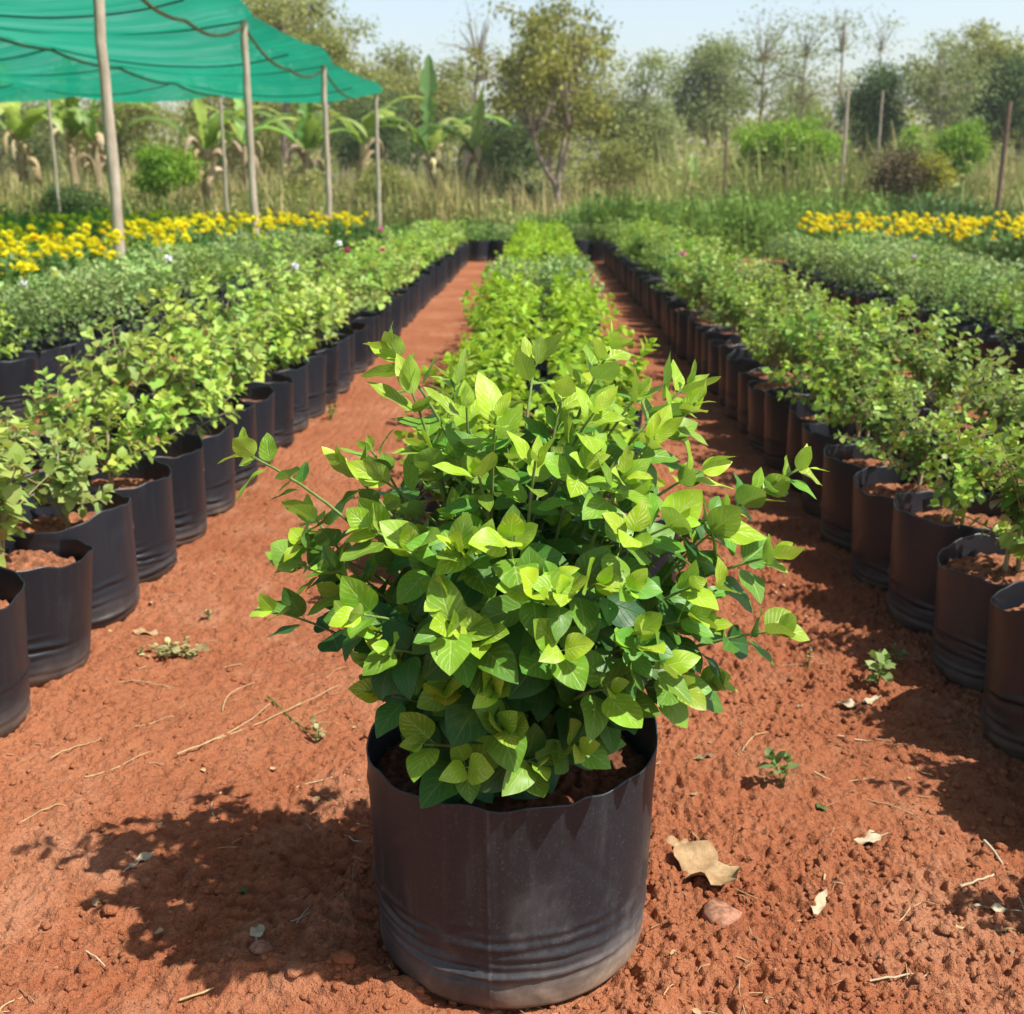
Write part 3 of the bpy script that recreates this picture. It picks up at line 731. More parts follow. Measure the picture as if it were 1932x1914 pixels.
# a few flowers among the beds
def near_plant(px, py, z):
    p = at_z(px, py, z); best = min(allp.values(), key=lambda o: (o.location.x-p[0])**2+(o.location.y-p[1])**2)
    return best, p
for px, py, col, h in ((305, 495, 'white', .52), (320, 512, 'white', .50), (725, 495, 'pink', .50), (655, 496, 'pink', .5), (1288, 503, 'pink', .52), (1722, 512, 'white', .52),
                       (560, 530, 'white', .5), (45, 572, 'white', .5), (690, 448, 'pink', .5), (640, 480, 'white', .52)):
    t, p = near_plant(px, py, h)
    f = link(FL[col], 'flower_head', t); f.matrix_parent_inverse = Matrix()
    d = Vector((p[0]-t.location.x, p[1]-t.location.y, 0)); d.rotate(Matrix.Rotation(-t.rotation_euler.z, 3, 'Z'))
    if d.length > .25: d = d.normalized()*.2
    f.location = (d.x, d.y, h+.07); f.rotation_euler = (.5, .2, 0); f['label'] = f'{col} flower head'; f.scale = (.95,)*3
# marigolds
for i in range(11):
    for j in range(25):
        x = -2.42-.33*i + rng.normal(0, .05); y = 6.4+.40*j + rng.normal(0, .05)
        if x < -.50*y-.4 or y > 16.2 or (x < -4.6 and rng.random() < .35): continue
        if x > -2.95 and y < 11.3: continue
        if x > -2.62 and y < 13.3: continue
        if abs(x+3.1) < .12 and min(abs(y-q) for q in (8.7, 12.9)) < .2: continue
        lab = f'yellow marigold plant by the green shade net, {"closer than" if y < 12.9 else "beyond"} its second pole'
        t = potted('marigold_plant', 'marigold', x, y, lab, 'marigold', lab.replace('plant', 'plants', 1), stem=False, bag=False, sc=rng.uniform(.9, 1.12))
        for q in range(int(rng.integers(5, 9)) if x > -4.2 and y < 12 else 4):
            flower_on(t, 'yellow' if rng.random() < .92 else 'amber', rng.uniform(.44, .68), rng.uniform(.03, .27), rng.uniform(.9, 1.45))
for j in range(8):
    for i in range(13):
        x = 2.85+.40*i+.10*j + rng.normal(0, .06); y = 12.3+.40*j - .33*i + rng.normal(0, .06)
        if x > .47*y+.5: continue
        lab = 'golden marigold plant in the flowering patch at the far side of the right bed'
        t = potted('marigold_plant', 'marigold', x, y, lab, 'marigold', 'marigolds on the right', stem=False, bag=False, sc=rng.uniform(.95, 1.1))
        for q in range(int(rng.integers(6, 10))):
            flower_on(t, 'amber' if rng.random() < .2 else 'yellow', rng.uniform(.48, .68), rng.uniform(.03, .26), rng.uniform(.95, 1.4))
# bags that close the two paths at the far end
for i, x in enumerate((-.86, -.54, .52, .80)):
    potted('potted_bedding_plant', 'grey', x, 16.4, 'black bag with low plant closing the far end of the ' + ('left' if x < 0 else 'right') + ' path', 'bedding plant', 'bags closing the ' + ('left' if x < 0 else 'right') + ' path', stem=False, sc=.7, soil=False)

# ------------------------------------------------------------------ things lying on the ground
def litter_leaf(name, px, py, length, mat, rz, label, cat='dry leaf', curl=.5, width=.5, seed=0, lift=.004, tear=0):
    V, F, A = leaf_template(14, 8, width, .16, 0, .05, .5, .7, seed, .22, .04)
    V = V.copy(); y = V[:, 1]-.5
    V[:, 2] += .55*curl*(V[:, 0]**2*1.5*np.sin(V[:, 1]*2.2+seed)**2 + y*y*.5) + .02*np.sin(V[:, 1]*15+seed)*(1+2*V[:, 0]) - .01
    r = np.random.default_rng(seed)
    if tear:
        V[:, 0] *= 1+.22*np.sin(V[:, 1]*15+seed+2*np.sign(A[:, 0]))*np.clip(np.abs(A[:, 0])*2-1, 0, 1)
    V[:, 1] -= .5
    mb = MB(); mb.add(V*length, F, A)
    Vb = V*length - np.array([0, 0, .0009]); mb.add(Vb, F[:, ::-1], A)
    tube(mb, [(0, -.5*length, .0), (.01*length, -.62*length, .012*length), (.05*length, -.78*length, .0)], [.0012, .001, .0008], 5)
    p = at_z(px, py, 0)
    o = mb.obj(name, M[mat], None, (p[0], p[1], gz(p[0], p[1])+lift)); o.rotation_euler = (rng.normal(0, .12), rng.normal(0, .12), rz)
    return tag(o, label, cat)
litter_leaf('dry_leaf', 1330, 1665, .125, 'dryleaf', .65, 'large curled tan dry leaf on red soil right of the front bag', curl=2.0, width=.56, seed=2, lift=.014, tear=1)
litter_leaf('dry_leaf', 1275, 1600, .045, 'dryleaf', 1.2, 'small crumpled brown leaf touching the curled tan leaf by front bag', curl=1.0, width=.6, seed=3, tear=1)
litter_leaf('dry_leaf', 1635, 1590, .052, 'dryleaf_pale', 1.9, 'cream dry leaf with a stalk right of the small seedling', curl=.8, width=.42, seed=4, lift=.008)
litter_leaf('dry_leaf', 1545, 1720, .055, 'dryleaf_pale', -.5, 'narrow folded straw coloured leaf on crumbly soil right of front bag', curl=1.3, width=.30, seed=5, lift=.008)
litter_leaf('dry_leaf', 1330, 1437, .034, 'moss', -1.1, 'small greenish dry leaf lying just right of the front bag rim', curl=.4, width=.3, seed=6)
litter_leaf('dry_leaf', 1600, 1345, .045, 'dryleaf_pale', 1.3, 'pale dry leaf beside the weed at the right bed', curl=1.0, width=.5, seed=7, lift=.008)
litter_leaf('dry_leaf', 1640, 1335, .045, 'dryleaf_pale', 2.2, 'whitish shrivelled leaf touching the weed near right bed', curl=1.4, width=.34, seed=8, lift=.008)
litter_leaf('dry_leaf', 270, 1640, .048, 'dryleaf_pale', -.55, 'grey pale slender leaf in the shadow of front shrub', curl=.4, width=.36, seed=9)
litter_leaf('dry_leaf', 488, 1780, .034, 'dryleaf_pale', .1, 'pale round dry leaf with long tail in the shadow of front shrub', curl=.6, width=.6, seed=10)
litter_leaf('dry_leaf', 275, 1200, .062, 'dryleaf', 1.5, 'flat tan leaf by the withered weed clump on left path', curl=.3, width=.34, seed=11)
litter_leaf('dry_leaf', 605, 1523, .048, 'dryleaf', 1.35, 'strip of brown dry leaf in shadow left of the front bag', curl=.3, width=.2, seed=12)
litter_leaf('dry_leaf', 1360, 1745, .0, 'dryleaf', 0, 'x', seed=1) if False else None
litter_leaf('dry_leaf', 460, 1695, .018, 'seedling', .6, 'tiny green fallen leaf in the shadow of front shrub', curl=.5, width=.7, seed=13)
litter_leaf('dry_leaf', 1870, 1725, .05, 'dryleaf_pale', 1.3, 'grey dry leaf strip in shade at the right path edge', curl=.3, width=.22, seed=14)
litter_leaf('dry_leaf', 1548, 1530, .024, 'seedling', .2, 'small green fallen leaf below the seedling at right', curl=.5, width=.6, seed=15)
litter_leaf('dry_leaf', 1680, 1005 + 260, .03, 'dryleaf', .4, 'little brown leaf at the foot of right bed', curl=.5, width=.5, seed=16)
for i, (px, py, s_, mat) in enumerate(((1360, 1748, .026, 'stone'), (210, 1735, .014, 'clod'), (1905, 1560, .014, 'clod'), (495, 1815, .015, 'stone'), (560, 1870, .016, 'clod'), (650, 1850, .017, 'clod'), (380, 1762, .010, 'clod'), (1720, 1590, .012, 'clod'))):
    p = at_z(px, py, 0); mb = MB(); mb.add(lump(50+i, .38, .24)*s_, IF)
    o = mb.obj('stone' if mat == 'stone' else 'earth_clod', M[mat], None, (p[0], p[1], gz(p[0], p[1])+s_*.25)); o.rotation_euler = (0, 0, i)
    tag(o, ('flat pinkish stone below the curled tan leaf', 'round red clod at the left end of the shrub shadow', 'red clod at the edge of the shade by the right bed', 'small stone below the tailed pale leaf in the shrub shadow',
            'red clod on the sunny lip in front of the shrub shadow', 'larger red clod close to the left of front bag foot', 'small lit clod inside the shrub shadow', 'small clod beside the cream stalked leaf')[i], 'stone' if mat == 'stone' else 'clod')
def straw(px0, py0, px1, py1, r, mat, label, bend=.02, name='dry_straw', lift=.006):
    a = at_z(px0, py0, 0); b = at_z(px1, py1, 0); c = (a+b)/2 + np.array([rng.normal(0, bend), rng.normal(0, bend), 0])
    P = bez(a, c, b, 12); P[:, 2] = ground_h(P[:, 0], P[:, 1])*.35 + lift + .004*np.sin(np.linspace(0, 5, 12)+px0)
    o = P[0].copy(); mb = MB(); tube(mb, P-o, np.linspace(r, r*.5, 12)*.75*(1+rng.normal(0, .1, 12)), 6)
    tag(mb.obj(name, M[mat], None, o), label, 'straw' if name == 'dry_straw' else 'twig')
straw(335, 1432, 510, 1335, .0026, 'straw', 'long straw stalk slanting across the left path')
straw(400, 1400, 640, 1300, .0020, 'straw', 'thin straw stalk crossing the long one on the left path')
straw(505, 1320, 600, 1405, .0024, 'seedling', 'greenish stalk crossing the straws on left path')
straw(160, 1475, 285, 1428, .0020, 'straw', 'short straw on sunlit soil at the far left')
straw(560, 1500, 690, 1440, .0018, 'straw', 'straw at the upper edge of the shrub shadow')
straw(420, 1500, 470, 1590, .0028, 'dryleaf_pale', 'pale bent stalk hanging in the shrub shadow', .03)
straw(475, 1790, 600, 1735, .0028, 'dryleaf_pale', 'pale forked twig in the lower part of the shrub shadow', .03, 'twig')
straw(560, 1760, 660, 1700, .0018, 'dryleaf_pale', 'thin grey root beside the pale forked twig', .03, 'twig')
straw(0, 1935, 75, 1870, .002, 'straw', 'straw at the lower left corner')
straw(340, 1900, 450, 1850, .0022, 'straw', 'straw on the sunny soil below the shrub shadow')
straw(1535, 1468, 1650, 1478, .0026, 'straw', 'pale stick right of the small seedling')
straw(1600, 1500, 1740, 1560, .002, 'straw', 'thin straw slanting away from the seedling')
straw(1855, 1600, 1932, 1730, .0034, 'dryleaf_pale', 'grey twig crossing another in shade at right', .01, 'twig')
straw(1810, 1685, 1900, 1635, .0030, 'dryleaf_pale', 'shorter grey twig lying under the crossing one', .01, 'twig')
straw(1800, 1760, 1915, 1772, .0034, 'straw', 'bent tan stick at the lower right shade edge', .015, 'twig')
straw(1555, 1660, 1548, 1715, .0024, 'straw', 'upright straw tip above the folded leaf', .006)
straw(1690, 1750, 1740, 1700, .0016, 'straw', 'faint straw on crumbly soil at lower right')
straw(1430, 1255, 1560, 1262, .0018, 'straw', 'straw lying below the low right branch')
straw(225, 1290, 330, 1302, .002, 'straw', 'straw below the withered weed clump')
straw(30, 1560, 130, 1530, .0018, 'straw', 'short straw at the left edge of the sunny soil')
straw(1300, 1570, 1400, 1640, .002, 'straw', 'straw behind the curled tan leaf')
# crumbs of straw and leaf that nobody could count
r = np.random.default_rng(5); mb = MB()
for k in range(800):
    x = r.uniform(-1.0, 1.0); y = 1.16+r.random()**1.4*2.8
    if fbm(np.array([x*2.5]), np.array([y*2.5]), 91, 3)[0] < .47: continue
    z = gz(x, y); a = r.uniform(0, PI); ln = r.uniform(.004, .020)*(2.2 if r.random() < .1 else 1)
    P = np.array([(x-math.cos(a)*ln, y-math.sin(a)*ln, z+.0015), (x+r.normal(0, ln*.2), y+r.normal(0, ln*.2), z+.003), (x+math.cos(a)*ln, y+math.sin(a)*ln, z+.0015)])
    tube(mb, P, r.uniform(.0004, .0011), 4, cap=False)
n_ = 160; x = r.uniform(-1, 1, n_); y = 1.16+r.random(n_)**1.4*2.6
leaves(mb, T_mid, np.stack([x, y, ground_h(x, y)+.003], -1), np.stack([r.normal(0, 1, n_), r.normal(0, 1, n_), r.normal(0, .15, n_)], -1), UP+r.normal(0, .25, (n_, 3)), r.uniform(.006, .018, n_), r.random(n_))
tag(mb.obj('litter', M['dryleaf']), 'scattered crumbs of straw and leaf on the red soil', 'litter', None, 'stuff')
for i, (x0_, y0_, x1_, y1_, lab) in enumerate((
    (95, 1440, 190, 1395, 'short curved straw near the foot of the left bags'), (620, 1560, 700, 1610, 'straw close to the left side of the front bag'), (255, 1375, 330, 1360, 'straw between the long stalk and the left bags'),
    (420, 1345, 480, 1290, 'straw just above the long slanting stalk'), (150, 1800, 215, 1840, 'straw on the sunny soil left of the shrub shadow'), (1320, 1840, 1400, 1800, 'straw low on the crumbly soil right of front bag'),
    (1460, 1850, 1500, 1770, 'slanting straw below the narrow folded leaf'), (1640, 1860, 1760, 1835, 'long straw at the bottom right'), (1700, 1450, 1760, 1475, 'straw at the shade edge by the right bed'),
    (1400, 1420, 1450, 1385, 'straw above the small pale seedling'), (1580, 1395, 1680, 1410, 'straw under the weed at the right bed'), (690, 1700, 725, 1640, 'straw leaning by the front bag inside the shadow'))):
    straw(x0_, y0_, x1_, y1_, (.0018, .0022, .0015)[i % 3], ('straw', 'dryleaf_pale', 'straw')[i % 3], lab, .016)
def weed(px, py, h, n_, mat, label, name='seedling', lsz=.035, seed=0):
    global rng
    keep_ = rng; rng = np.random.default_rng(seed)
    p = at_z(px, py, 0); l, s_ = MB(), MB()
    for i in range(n_):
        a = rng.uniform(0, 2*PI); q = np.array([h*.5*math.cos(a)*rng.random(), h*.5*math.sin(a)*rng.random(), h*rng.uniform(.6, 1)])
        shoots(l, s_, (0, 0, -.004), q, (q[0]*.3, q[1]*.3, h*.5), T_mid, lsz, .014, .3, .0016, 5, .6, .3, .8, n=6, ageadd=.3)
    t = empty(name, (p[0], p[1], gz(p[0], p[1])), label, 'weed')
    l.obj('leaves', M[mat], t); s_.obj('stem', M['gstem'], t); rng = keep_
weed(1478, 1490, .055, 3, 'seedling', 'small pale green seedling on red soil right of the front bag', lsz=.032, seed=1)
weed(1655, 1300, .075, 3, 'seedling', 'green weed at the shade edge beside the right bed', lsz=.036, seed=2)
weed(1525, 1265, .05, 1, 'moss', 'thin upright dry weed shoot on the right path', lsz=.012, seed=3)
weed(1690, 1240+20, .05, 2, 'seedling', 'tiny weed at the foot of a right bed bag', lsz=.022, seed=4)
weed(600, 1395, .05, 2, 'moss', 'withered greenish weed at the end of crossing straws', lsz=.02, seed=5)
weed(625, 795, .06, 4, 'seedling', 'weed tuft on the left path beside the bags', lsz=.03, seed=6)
weed(1430, 850, .06, 3, 'seedling', 'weed tuft in shade on the right path', lsz=.03, seed=7)
weed(395, 1170, .02, 5, 'moss', 'little withered weed above the larger withered clump', lsz=.02, seed=8)
weed(1280, 1040, .03, 3, 'seedling', 'faint weed on the right path behind the shrub', lsz=.02, seed=9)
l = MB(); p = at_z(330, 1238, 0); n_ = 90
P = np.stack([rng.normal(0, .028, n_), rng.normal(0, .014, n_), rng.uniform(.0, .016, n_)], -1)
leaves(l, T_mid, P, rng.normal(0, 1, (n_, 3))*[1, 1, .3]+[0, 0, .3], UP+rng.normal(0, .4, (n_, 3)), rng.uniform(.012, .026, n_), rng.random(n_))
t = l.obj('weed_clump', M['moss'], None, (p[0], p[1], gz(p[0], p[1])+.003)); tag(t, 'withered pale green weed clump lying on the left path', 'weed')

# ------------------------------------------------------------------ shade net on poles
NX0, NH = -3.1, 2.62
PY = (4.4, 8.7, 12.9, 17.5, 22.9)
def pole(x, y, h, r, mat, label, cat='pole', lean=(0, 0), name='wooden_pole', group=None):
    P = np.array([(lean[0]*t*h, lean[1]*t*h, -.25+(h+.25)*t) for t in np.linspace(0, 1, 14)])
    P[:, :2] += rng.normal(0, r*.12, (14, 2)); mb = MB()
    tube(mb, P, np.linspace(r*1.08, r*.88, 14)*(1+rng.normal(0, .03, 14)), 12)
    return tag(mb.obj(name, M[mat], None, (x, y, 0)), label, cat, group)
for i, y in enumerate(PY):
    pole(NX0, y, NH+.03, .042, 'pole', ('grey wooden net pole in front of the tall one, nearest the camera', 'tall nearest visible wooden pole standing among the yellow marigolds under the green net', 'second wooden pole of the net edge, counted from the camera',
         'third wooden pole of the net edge, counted from the camera', 'last thin pole at the far tip of the green net')[i], 'pole')
for px, y, lab in ((432, 23.5, 'thin grey pole holding the middle of the net at the back'), (117, 23.6, 'thin grey pole holding the net at the back, left of the tall one')):
    pole(gx(px, y), y, NH, .032, 'pole', lab)
nx = np.concatenate([np.linspace(-15, -3.1, 150), np.linspace(-3.02, -2.70, 6)]); ny = np.linspace(3.2, 22.95, 260)
XX, YY = np.meshgrid(nx, ny, indexing='ij')
def s01(v, knots):
    k = np.asarray(knots); i = np.clip(np.searchsorted(k, v)-1, 0, len(k)-2); t = np.clip((v-k[i])/(k[i+1]-k[i]), 0, 1); return 4*t*(1-t)
lines_x = [-15, -11.2, -8.6, -6.0, -3.1, -2.0]; cross_y = [3.2, 4.4, 6.5, 8.7, 10.8, 12.9, 15.1, 17.5, 20.1, 22.9, 24]
def net_z(X, Y):
    sx = s01(X, lines_x); sy = s01(Y, cross_y); sp = s01(Y, (0,)+PY+(27,))
    z = NH + .04 - .12*sx*(X < -3.1) - .05*sy - .09*sp*np.exp(-((X+3.1)/1.2)**2) - .08*sp*sx
    z = z + .13*np.clip((X+3.1)/.4, 0, 1)
    return z + .025*(fbm(X*1.3, Y*1.3, 5, 3)-.5)
over = np.clip(XX+3.1, 0, None); XN = np.where(over > 0, -3.1+over*(.2+.8*s01(YY, (0,)+PY+(27,))), XX)
nb = MB(); nb.add(np.stack([XN, YY, net_z(XX, YY)-.09*(over > 0)*(over/.4)*(1-s01(YY, (0,)+PY+(27,)))], -1).reshape(-1, 3), grid_faces(len(nx), len(ny)))
nobj = nb.obj('shade_net', M['net']); tag(nobj, 'large green shade net stretched over poles at left above the marigolds', 'shade net')
def cordline(P, r, mat, name, label):
    mb = MB(); o = np.array(P[0]); tube(mb, np.array(P)-o, r, 6); tag(mb.obj(name, M[mat], None, o), label, 'rope')
ys = np.linspace(3.3, 22.95, 160)
cordline(np.stack([np.full(160, NX0), ys, net_z(np.full(160, NX0), ys)-.06-.13*s01(ys, (0,)+PY+(27,))], -1), .016, 'rope', 'rope', 'sagging coir rope strung along the right edge poles of the net')
cordline(np.stack([np.full(160, -6.0), ys, net_z(np.full(160, -6.0), ys)-.05], -1), .018, 'rope', 'rope', 'coir rope running under the middle of the green net')
xs = np.linspace(-14.8, -3.1, 120)
for i, y in enumerate((8.7, 10.8, 12.9, 15.1, 17.5, 20.1)):
    cordline(np.stack([xs, np.full(120, y), net_z(xs, np.full(120, y))-.025], -1), .009, 'wire', 'support_cord',
             ('dark cord under the net at the tall nearest pole', 'dark cord under the net between first and second visible poles', 'dark cord under the net at the second pole', 'dark cord under the net between second and third poles', 'dark cord under the net at the third pole', 'dark cord under the net just before its back edge')[i])

# ------------------------------------------------------------------ trees
T_tree = [leaf_template(2, 2, .55, .25, .2, 0, .7, .8, 1), leaf_template(2, 2, .7, .1, .3, 0, .6, .7, 2)]
def tree(name, px, Y, top_py, crown, mats, label, cat='tree', nclump=40, per=120, lsz=.12, csz=.45, trunk=None, group=None, trunk_r=.09, sparse=False, base_py=None, lean=0, droop=.3, seed=None, fork=None, flatten=.8):
    """crown = (left px, right px, top py, bottom py) at distance Y; real size follows from Y"""
    global rng
    keep_ = rng; rng = np.random.default_rng(seed if seed is not None else int(px*3+Y*7)); lsz *= .66; per = int(per*(1.5 if per < 65 else 2.3))
    x0 = gx(px, Y); l, r_, t_, b_ = crown
    ct = at_y((l+r_)/2, t_, Y); cbm = at_y((l+r_)/2, b_, Y); cl = at_y(l, (t_+b_)/2, Y); cr = at_y(r_, (t_+b_)/2, Y)
    cz = (ct[2]+cbm[2])/2; hz_ = (ct[2]-cbm[2])/2; hx = (cr[0]-cl[0])/2; cxx = (cl[0]+cr[0])/2 - x0
    hy = hx*flatten
    tr, lv = MB(), MB()
    if fork is None:
        tt = np.linspace(0, 1, 9)[:, None]; top = np.array([cxx*.8, 0, cz+hz_*.55])
        P = tt*top + np.concatenate([np.zeros((9, 1)), np.zeros((9, 1)), np.zeros((9, 1))], 1); P[1:-1, :2] += rng.normal(0, .03*top[2]/4, (7, 2)); P[0, 2] = -.2
        tube(tr, P, trunk_r*np.linspace(1.15, .3, 9), 9); limbs = [P]
    else:
        limbs = []
        P = np.array([(0, 0, -.2), (.01, 0, fork[0][2]*.5), fork[0]]); tube(tr, P, trunk_r*np.array([1.2, 1.05, .95]), 9)
        for f in fork[1:]:
            Q = bez(fork[0], ((fork[0][0]+f[0])/2+(f[0]-fork[0][0])*.25, f[1]*.5, (fork[0][2]+f[2])/2), f, 9); tube(tr, Q, trunk_r*np.linspace(.8, .25, 9), 8); limbs.append(Q)
    # clumps of leaves, unevenly set through the crown
    for k in range(nclump):
        p = rng.normal(0, 1, 3); p /= np.linalg.norm(p); q = rng.random()**.42
        cc = np.array([cxx+p[0]*q*hx, p[1]*q*hy, cz+p[2]*q*hz_])
        cc += rng.normal(0, (.27 if cat == 'tree' else .17)*min(hx, hz_), 3)
        L_ = limbs[int(rng.integers(0, len(limbs)))]
        lo = [i for i in range(len(L_)) if L_[i][2] < cc[2]-.05*hz_] or [0]
        st_ = L_[max(min(lo[-1], len(L_)-2), len(L_)//3) if len(lo) else 0]
        if L_[len(L_)//3][2] > cc[2]: st_ = L_[len(L_)//3]
        md = (st_+cc)/2 + np.array([0, 0, .12*np.linalg.norm(cc-st_)]) + rng.normal(0, .06*np.linalg.norm(cc-st_), 3)
        B = bez(st_, md, cc, 6); tube(tr, B, trunk_r*np.linspace(.30, .07, 6)+.004, 5, cap=False)
        m_ = int(per*rng.uniform(.5, 1.5)); s_ = csz*rng.uniform(.6, 1.3)
        O = np.clip(rng.normal(0, 1, (m_, 3)), -1.9, 1.9)*np.array([s_, s_, s_*.62])*.55
        P = cc + O
        D = nrm(O)*.6 + rng.normal(0, .6, (m_, 3)) - UP*droop
        A = np.clip(.5+.35*rng.normal()+.18*rng.normal(0, 1, m_), 0, 1)
        leaves(lv, T_tree, P, D, UP*.7+rng.normal(0, .6, (m_, 3)), lsz*rng.uniform(.6, 1.25, m_), A)
    t = empty(name, (x0, Y, 0), label, cat, group)
    tr.obj('trunk', M[mats[0]], t); lv.obj('crown', M[mats[1]], t)
    rng = keep_; return t
# tree with the forked trunk at the end of the middle row
Yt = 26.0; x0 = gx(1052, Yt)
fk = [at_y(1050, 352, Yt)-[x0, Yt, 0], at_y(1003, 255, Yt)-[x0, Yt+.2, 0], at_y(1078, 235, Yt)-[x0, Yt-.15, 0]]
fk2 = [at_y(975, 150, Yt)-[x0, Yt-.3, 0], at_y(1085, 60, Yt)-[x0, Yt-.2, 0]]
tree('forked_tree', 1052, Yt, 0, (935, 1155, 0, 268), ('bark', 't_yellow'), 'olive yellow tree with a pale forked trunk at the end of the middle row', nclump=66, per=46, lsz=.17, csz=.34, trunk_r=.085, fork=fk+[fk2[0], fk2[1]], droop=.6, flatten=.9)
tree('dense_tree', 1040, 33, 0, (945, 1130, 25, 250), ('bark', 't_olive'), 'olive green tree right behind the forked tree', nclump=36, per=150, lsz=.16, csz=.6)
tree('tall_tree', 545, 36, 0, (430, 640, -30, 150), ('bark', 't_olive'), 'tall dark olive tree rising behind the green shade net', nclump=34, per=150, lsz=.17, csz=.65, trunk_r=.16)
tree('round_tree', 785, 48, 0, (700, 870, 125, 260), ('bark', 't_olive'), 'rounded olive tree crown left of the bare grey tree', nclump=40, per=180, lsz=.22, csz=.9)
tree('round_tree', 650, 46, 0, (560, 740, 95, 260), ('bark', 't_olive'), 'rounded olive tree just beyond the far tip of the net', nclump=40, per=170, lsz=.22, csz=.9, droop=.2)
tree('bare_tree', 900, 38, 0, (840, 965, 15, 250), ('bark', 't_grey'), 'nearly bare grey twiggy tree between round tree and forked tree', nclump=70, per=10, lsz=.10, csz=.55, trunk_r=.07)
tree('bushy_tree', 1205, 34, 0, (1135, 1275, 135, 345), ('bark', 't_grey'), 'grey green bushy tree just right of the forked tree', nclump=44, per=150, lsz=.15, csz=.55)
tree('bushy_tree', 1330, 44, 0, (1265, 1410, 80, 260), ('bark', 't_grey'), 'grey green crown with rounded top right of the open sky gap', nclump=44, per=150, lsz=.19, csz=.75)
tree('slender_tree', 1425, 40, 0, (1385, 1500, 25, 240), ('bark', 't_grey'), 'slender sparse tree rising behind the round bright shrub', nclump=46, per=38, lsz=.15, csz=.6, trunk_r=.08)
tree('slender_tree', 1510, 42, 0, (1455, 1570, 10, 250), ('bark', 't_grey'), 'feathery thin tree left of the tall bare pole', nclump=46, per=34, lsz=.15, csz=.65, trunk_r=.07)
tree('slender_tree', 1585, 40, 0, (1540, 1630, -10, 270), ('bark_pale', 't_grey'), 'very thin tall tree rising behind the tall bare pole', nclump=34, per=20, lsz=.14, csz=.5, trunk_r=.08)
tree('slender_tree', 1650, 46, 0, (1610, 1700, 0, 240), ('bark_pale', 't_grey'), 'faint thin tree above the dark column shaped tree', nclump=26, per=16, lsz=.15, csz=.5, trunk_r=.06)
tree('column_tree', 1660, 34, 0, (1622, 1698, 138, 290), ('bark', 't_dark'), 'dark green column shaped tree with square top', nclump=46, per=150, lsz=.13, csz=.42)
tree('branching_tree', 1755, 33, 0, (1715, 1830, 60, 250), ('bark_pale', 't_grey'), 'pale trunked branching tree right of the dark column tree', nclump=40, per=60, lsz=.14, csz=.5, trunk_r=.09)
tree('broad_tree', 1840, 40, 0, (1750, 1930, 75, 260), ('bark', 't_olive'), 'broad olive tree behind the pale trunked tree', nclump=54, per=150, lsz=.18, csz=.75)
tree('dark_tree', 1925, 36, 0, (1860, 2010, 90, 300), ('bark', 't_dark'), 'dark tree at the far right behind the brown post', nclump=46, per=150, lsz=.16, csz=.65)
tree('dark_tree', 2030, 37, 0, (1950, 2120, 80, 300), ('bark', 't_olive'), 'olive tree beyond the dark tree at the far right', nclump=40, per=120, lsz=.16, csz=.65)
tree('bushy_tree', 440, 40, 0, (330, 560, 130, 330), ('bark', 't_olive'), 'brownish olive tree standing behind the banana plants under the net', nclump=46, per=150, lsz=.17, csz=.7)
tree('bushy_tree', 230, 42, 0, (120, 340, 140, 330), ('bark', 't_olive'), 'olive tree behind the banana plants left of the net centre', nclump=44, per=140, lsz=.17, csz=.7)
tree('bushy_tree', 40, 42, 0, (-90, 140, 150, 330), ('bark', 't_grey'), 'grey green tree at the far left under the net', nclump=44, per=140, lsz=.17, csz=.7)
tree('bushy_tree', 700, 38, 0, (620, 790, 190, 340), ('bark', 't_dark'), 'dark bush between the far net tip and the tallest banana', nclump=36, per=130, lsz=.15, csz=.55)
tree('bushy_tree', 930, 36, 0, (860, 1000, 190, 350), ('bark', 't_dark'), 'dark bush behind the bright banana leaf', nclump=36, per=120, lsz=.15, csz=.55)
tree('bushy_tree', 1560, 46, 0, (1440, 1680, 180, 330), ('bark', 't_grey'), 'dull bush mass at the foot of the slender trees', nclump=44, per=130, lsz=.18, csz=.75)
# shrubs
tree('round_shrub', 1480, 25, 0, (1408, 1560, 232, 325), ('bark', 't_green'), 'bright green round shrub on the right before the slender trees', 'shrub', 60, 120, .12, .34, trunk_r=.05, droop=.5)
tree('round_shrub', 1812, 25, 0, (1770, 1855, 242, 318), ('bark', 't_green'), 'green shrub between the yellow shrub and the brown post', 'shrub', 36, 100, .11, .3, trunk_r=.05)
tree('low_shrub', 1748, 23, 0, (1722, 1778, 298, 365), ('bark', 't_ygreen'), 'yellow green low shrub beside the brownish one', 'shrub', 26, 80, .10, .24, trunk_r=.03)
tree('low_shrub', 1692, 23, 0, (1650, 1735, 285, 375), ('bark', 't_brown'), 'brownish half dry shrub left of the yellow green one', 'shrub', 34, 70, .09, .28, trunk_r=.03)
tree('low_shrub', 1715, 27, 0, (1700, 1740, 240, 300), ('bark', 't_green'), 'small pale green pointed shrub below the dark column tree', 'shrub', 18, 60, .09, .2, trunk_r=.03)
tree('low_shrub', 310, 25, 0, (265, 360, 275, 360), ('bark', 't_green'), 'green bush between two banana plants under the net', 'shrub', 34, 90, .11, .28, trunk_r=.04)
tree('low_shrub', 140, 24, 0, (85, 195, 340, 425), ('bark', 't_dark'), 'dark green bush below the left bananas', 'shrub', 32, 90, .09, .28, trunk_r=.03)
tree('low_shrub', 720, 25.5, 0, (670, 770, 320, 420), ('bark', 't_olive'), 'olive bush behind the last net pole', 'shrub', 32, 90, .10, .3, trunk_r=.03)
tree('low_shrub', 560, 26, 0, (510, 620, 330, 425), ('bark', 't_olive'), 'olive bush between the second and third net poles', 'shrub', 32, 90, .10, .3, trunk_r=.03)
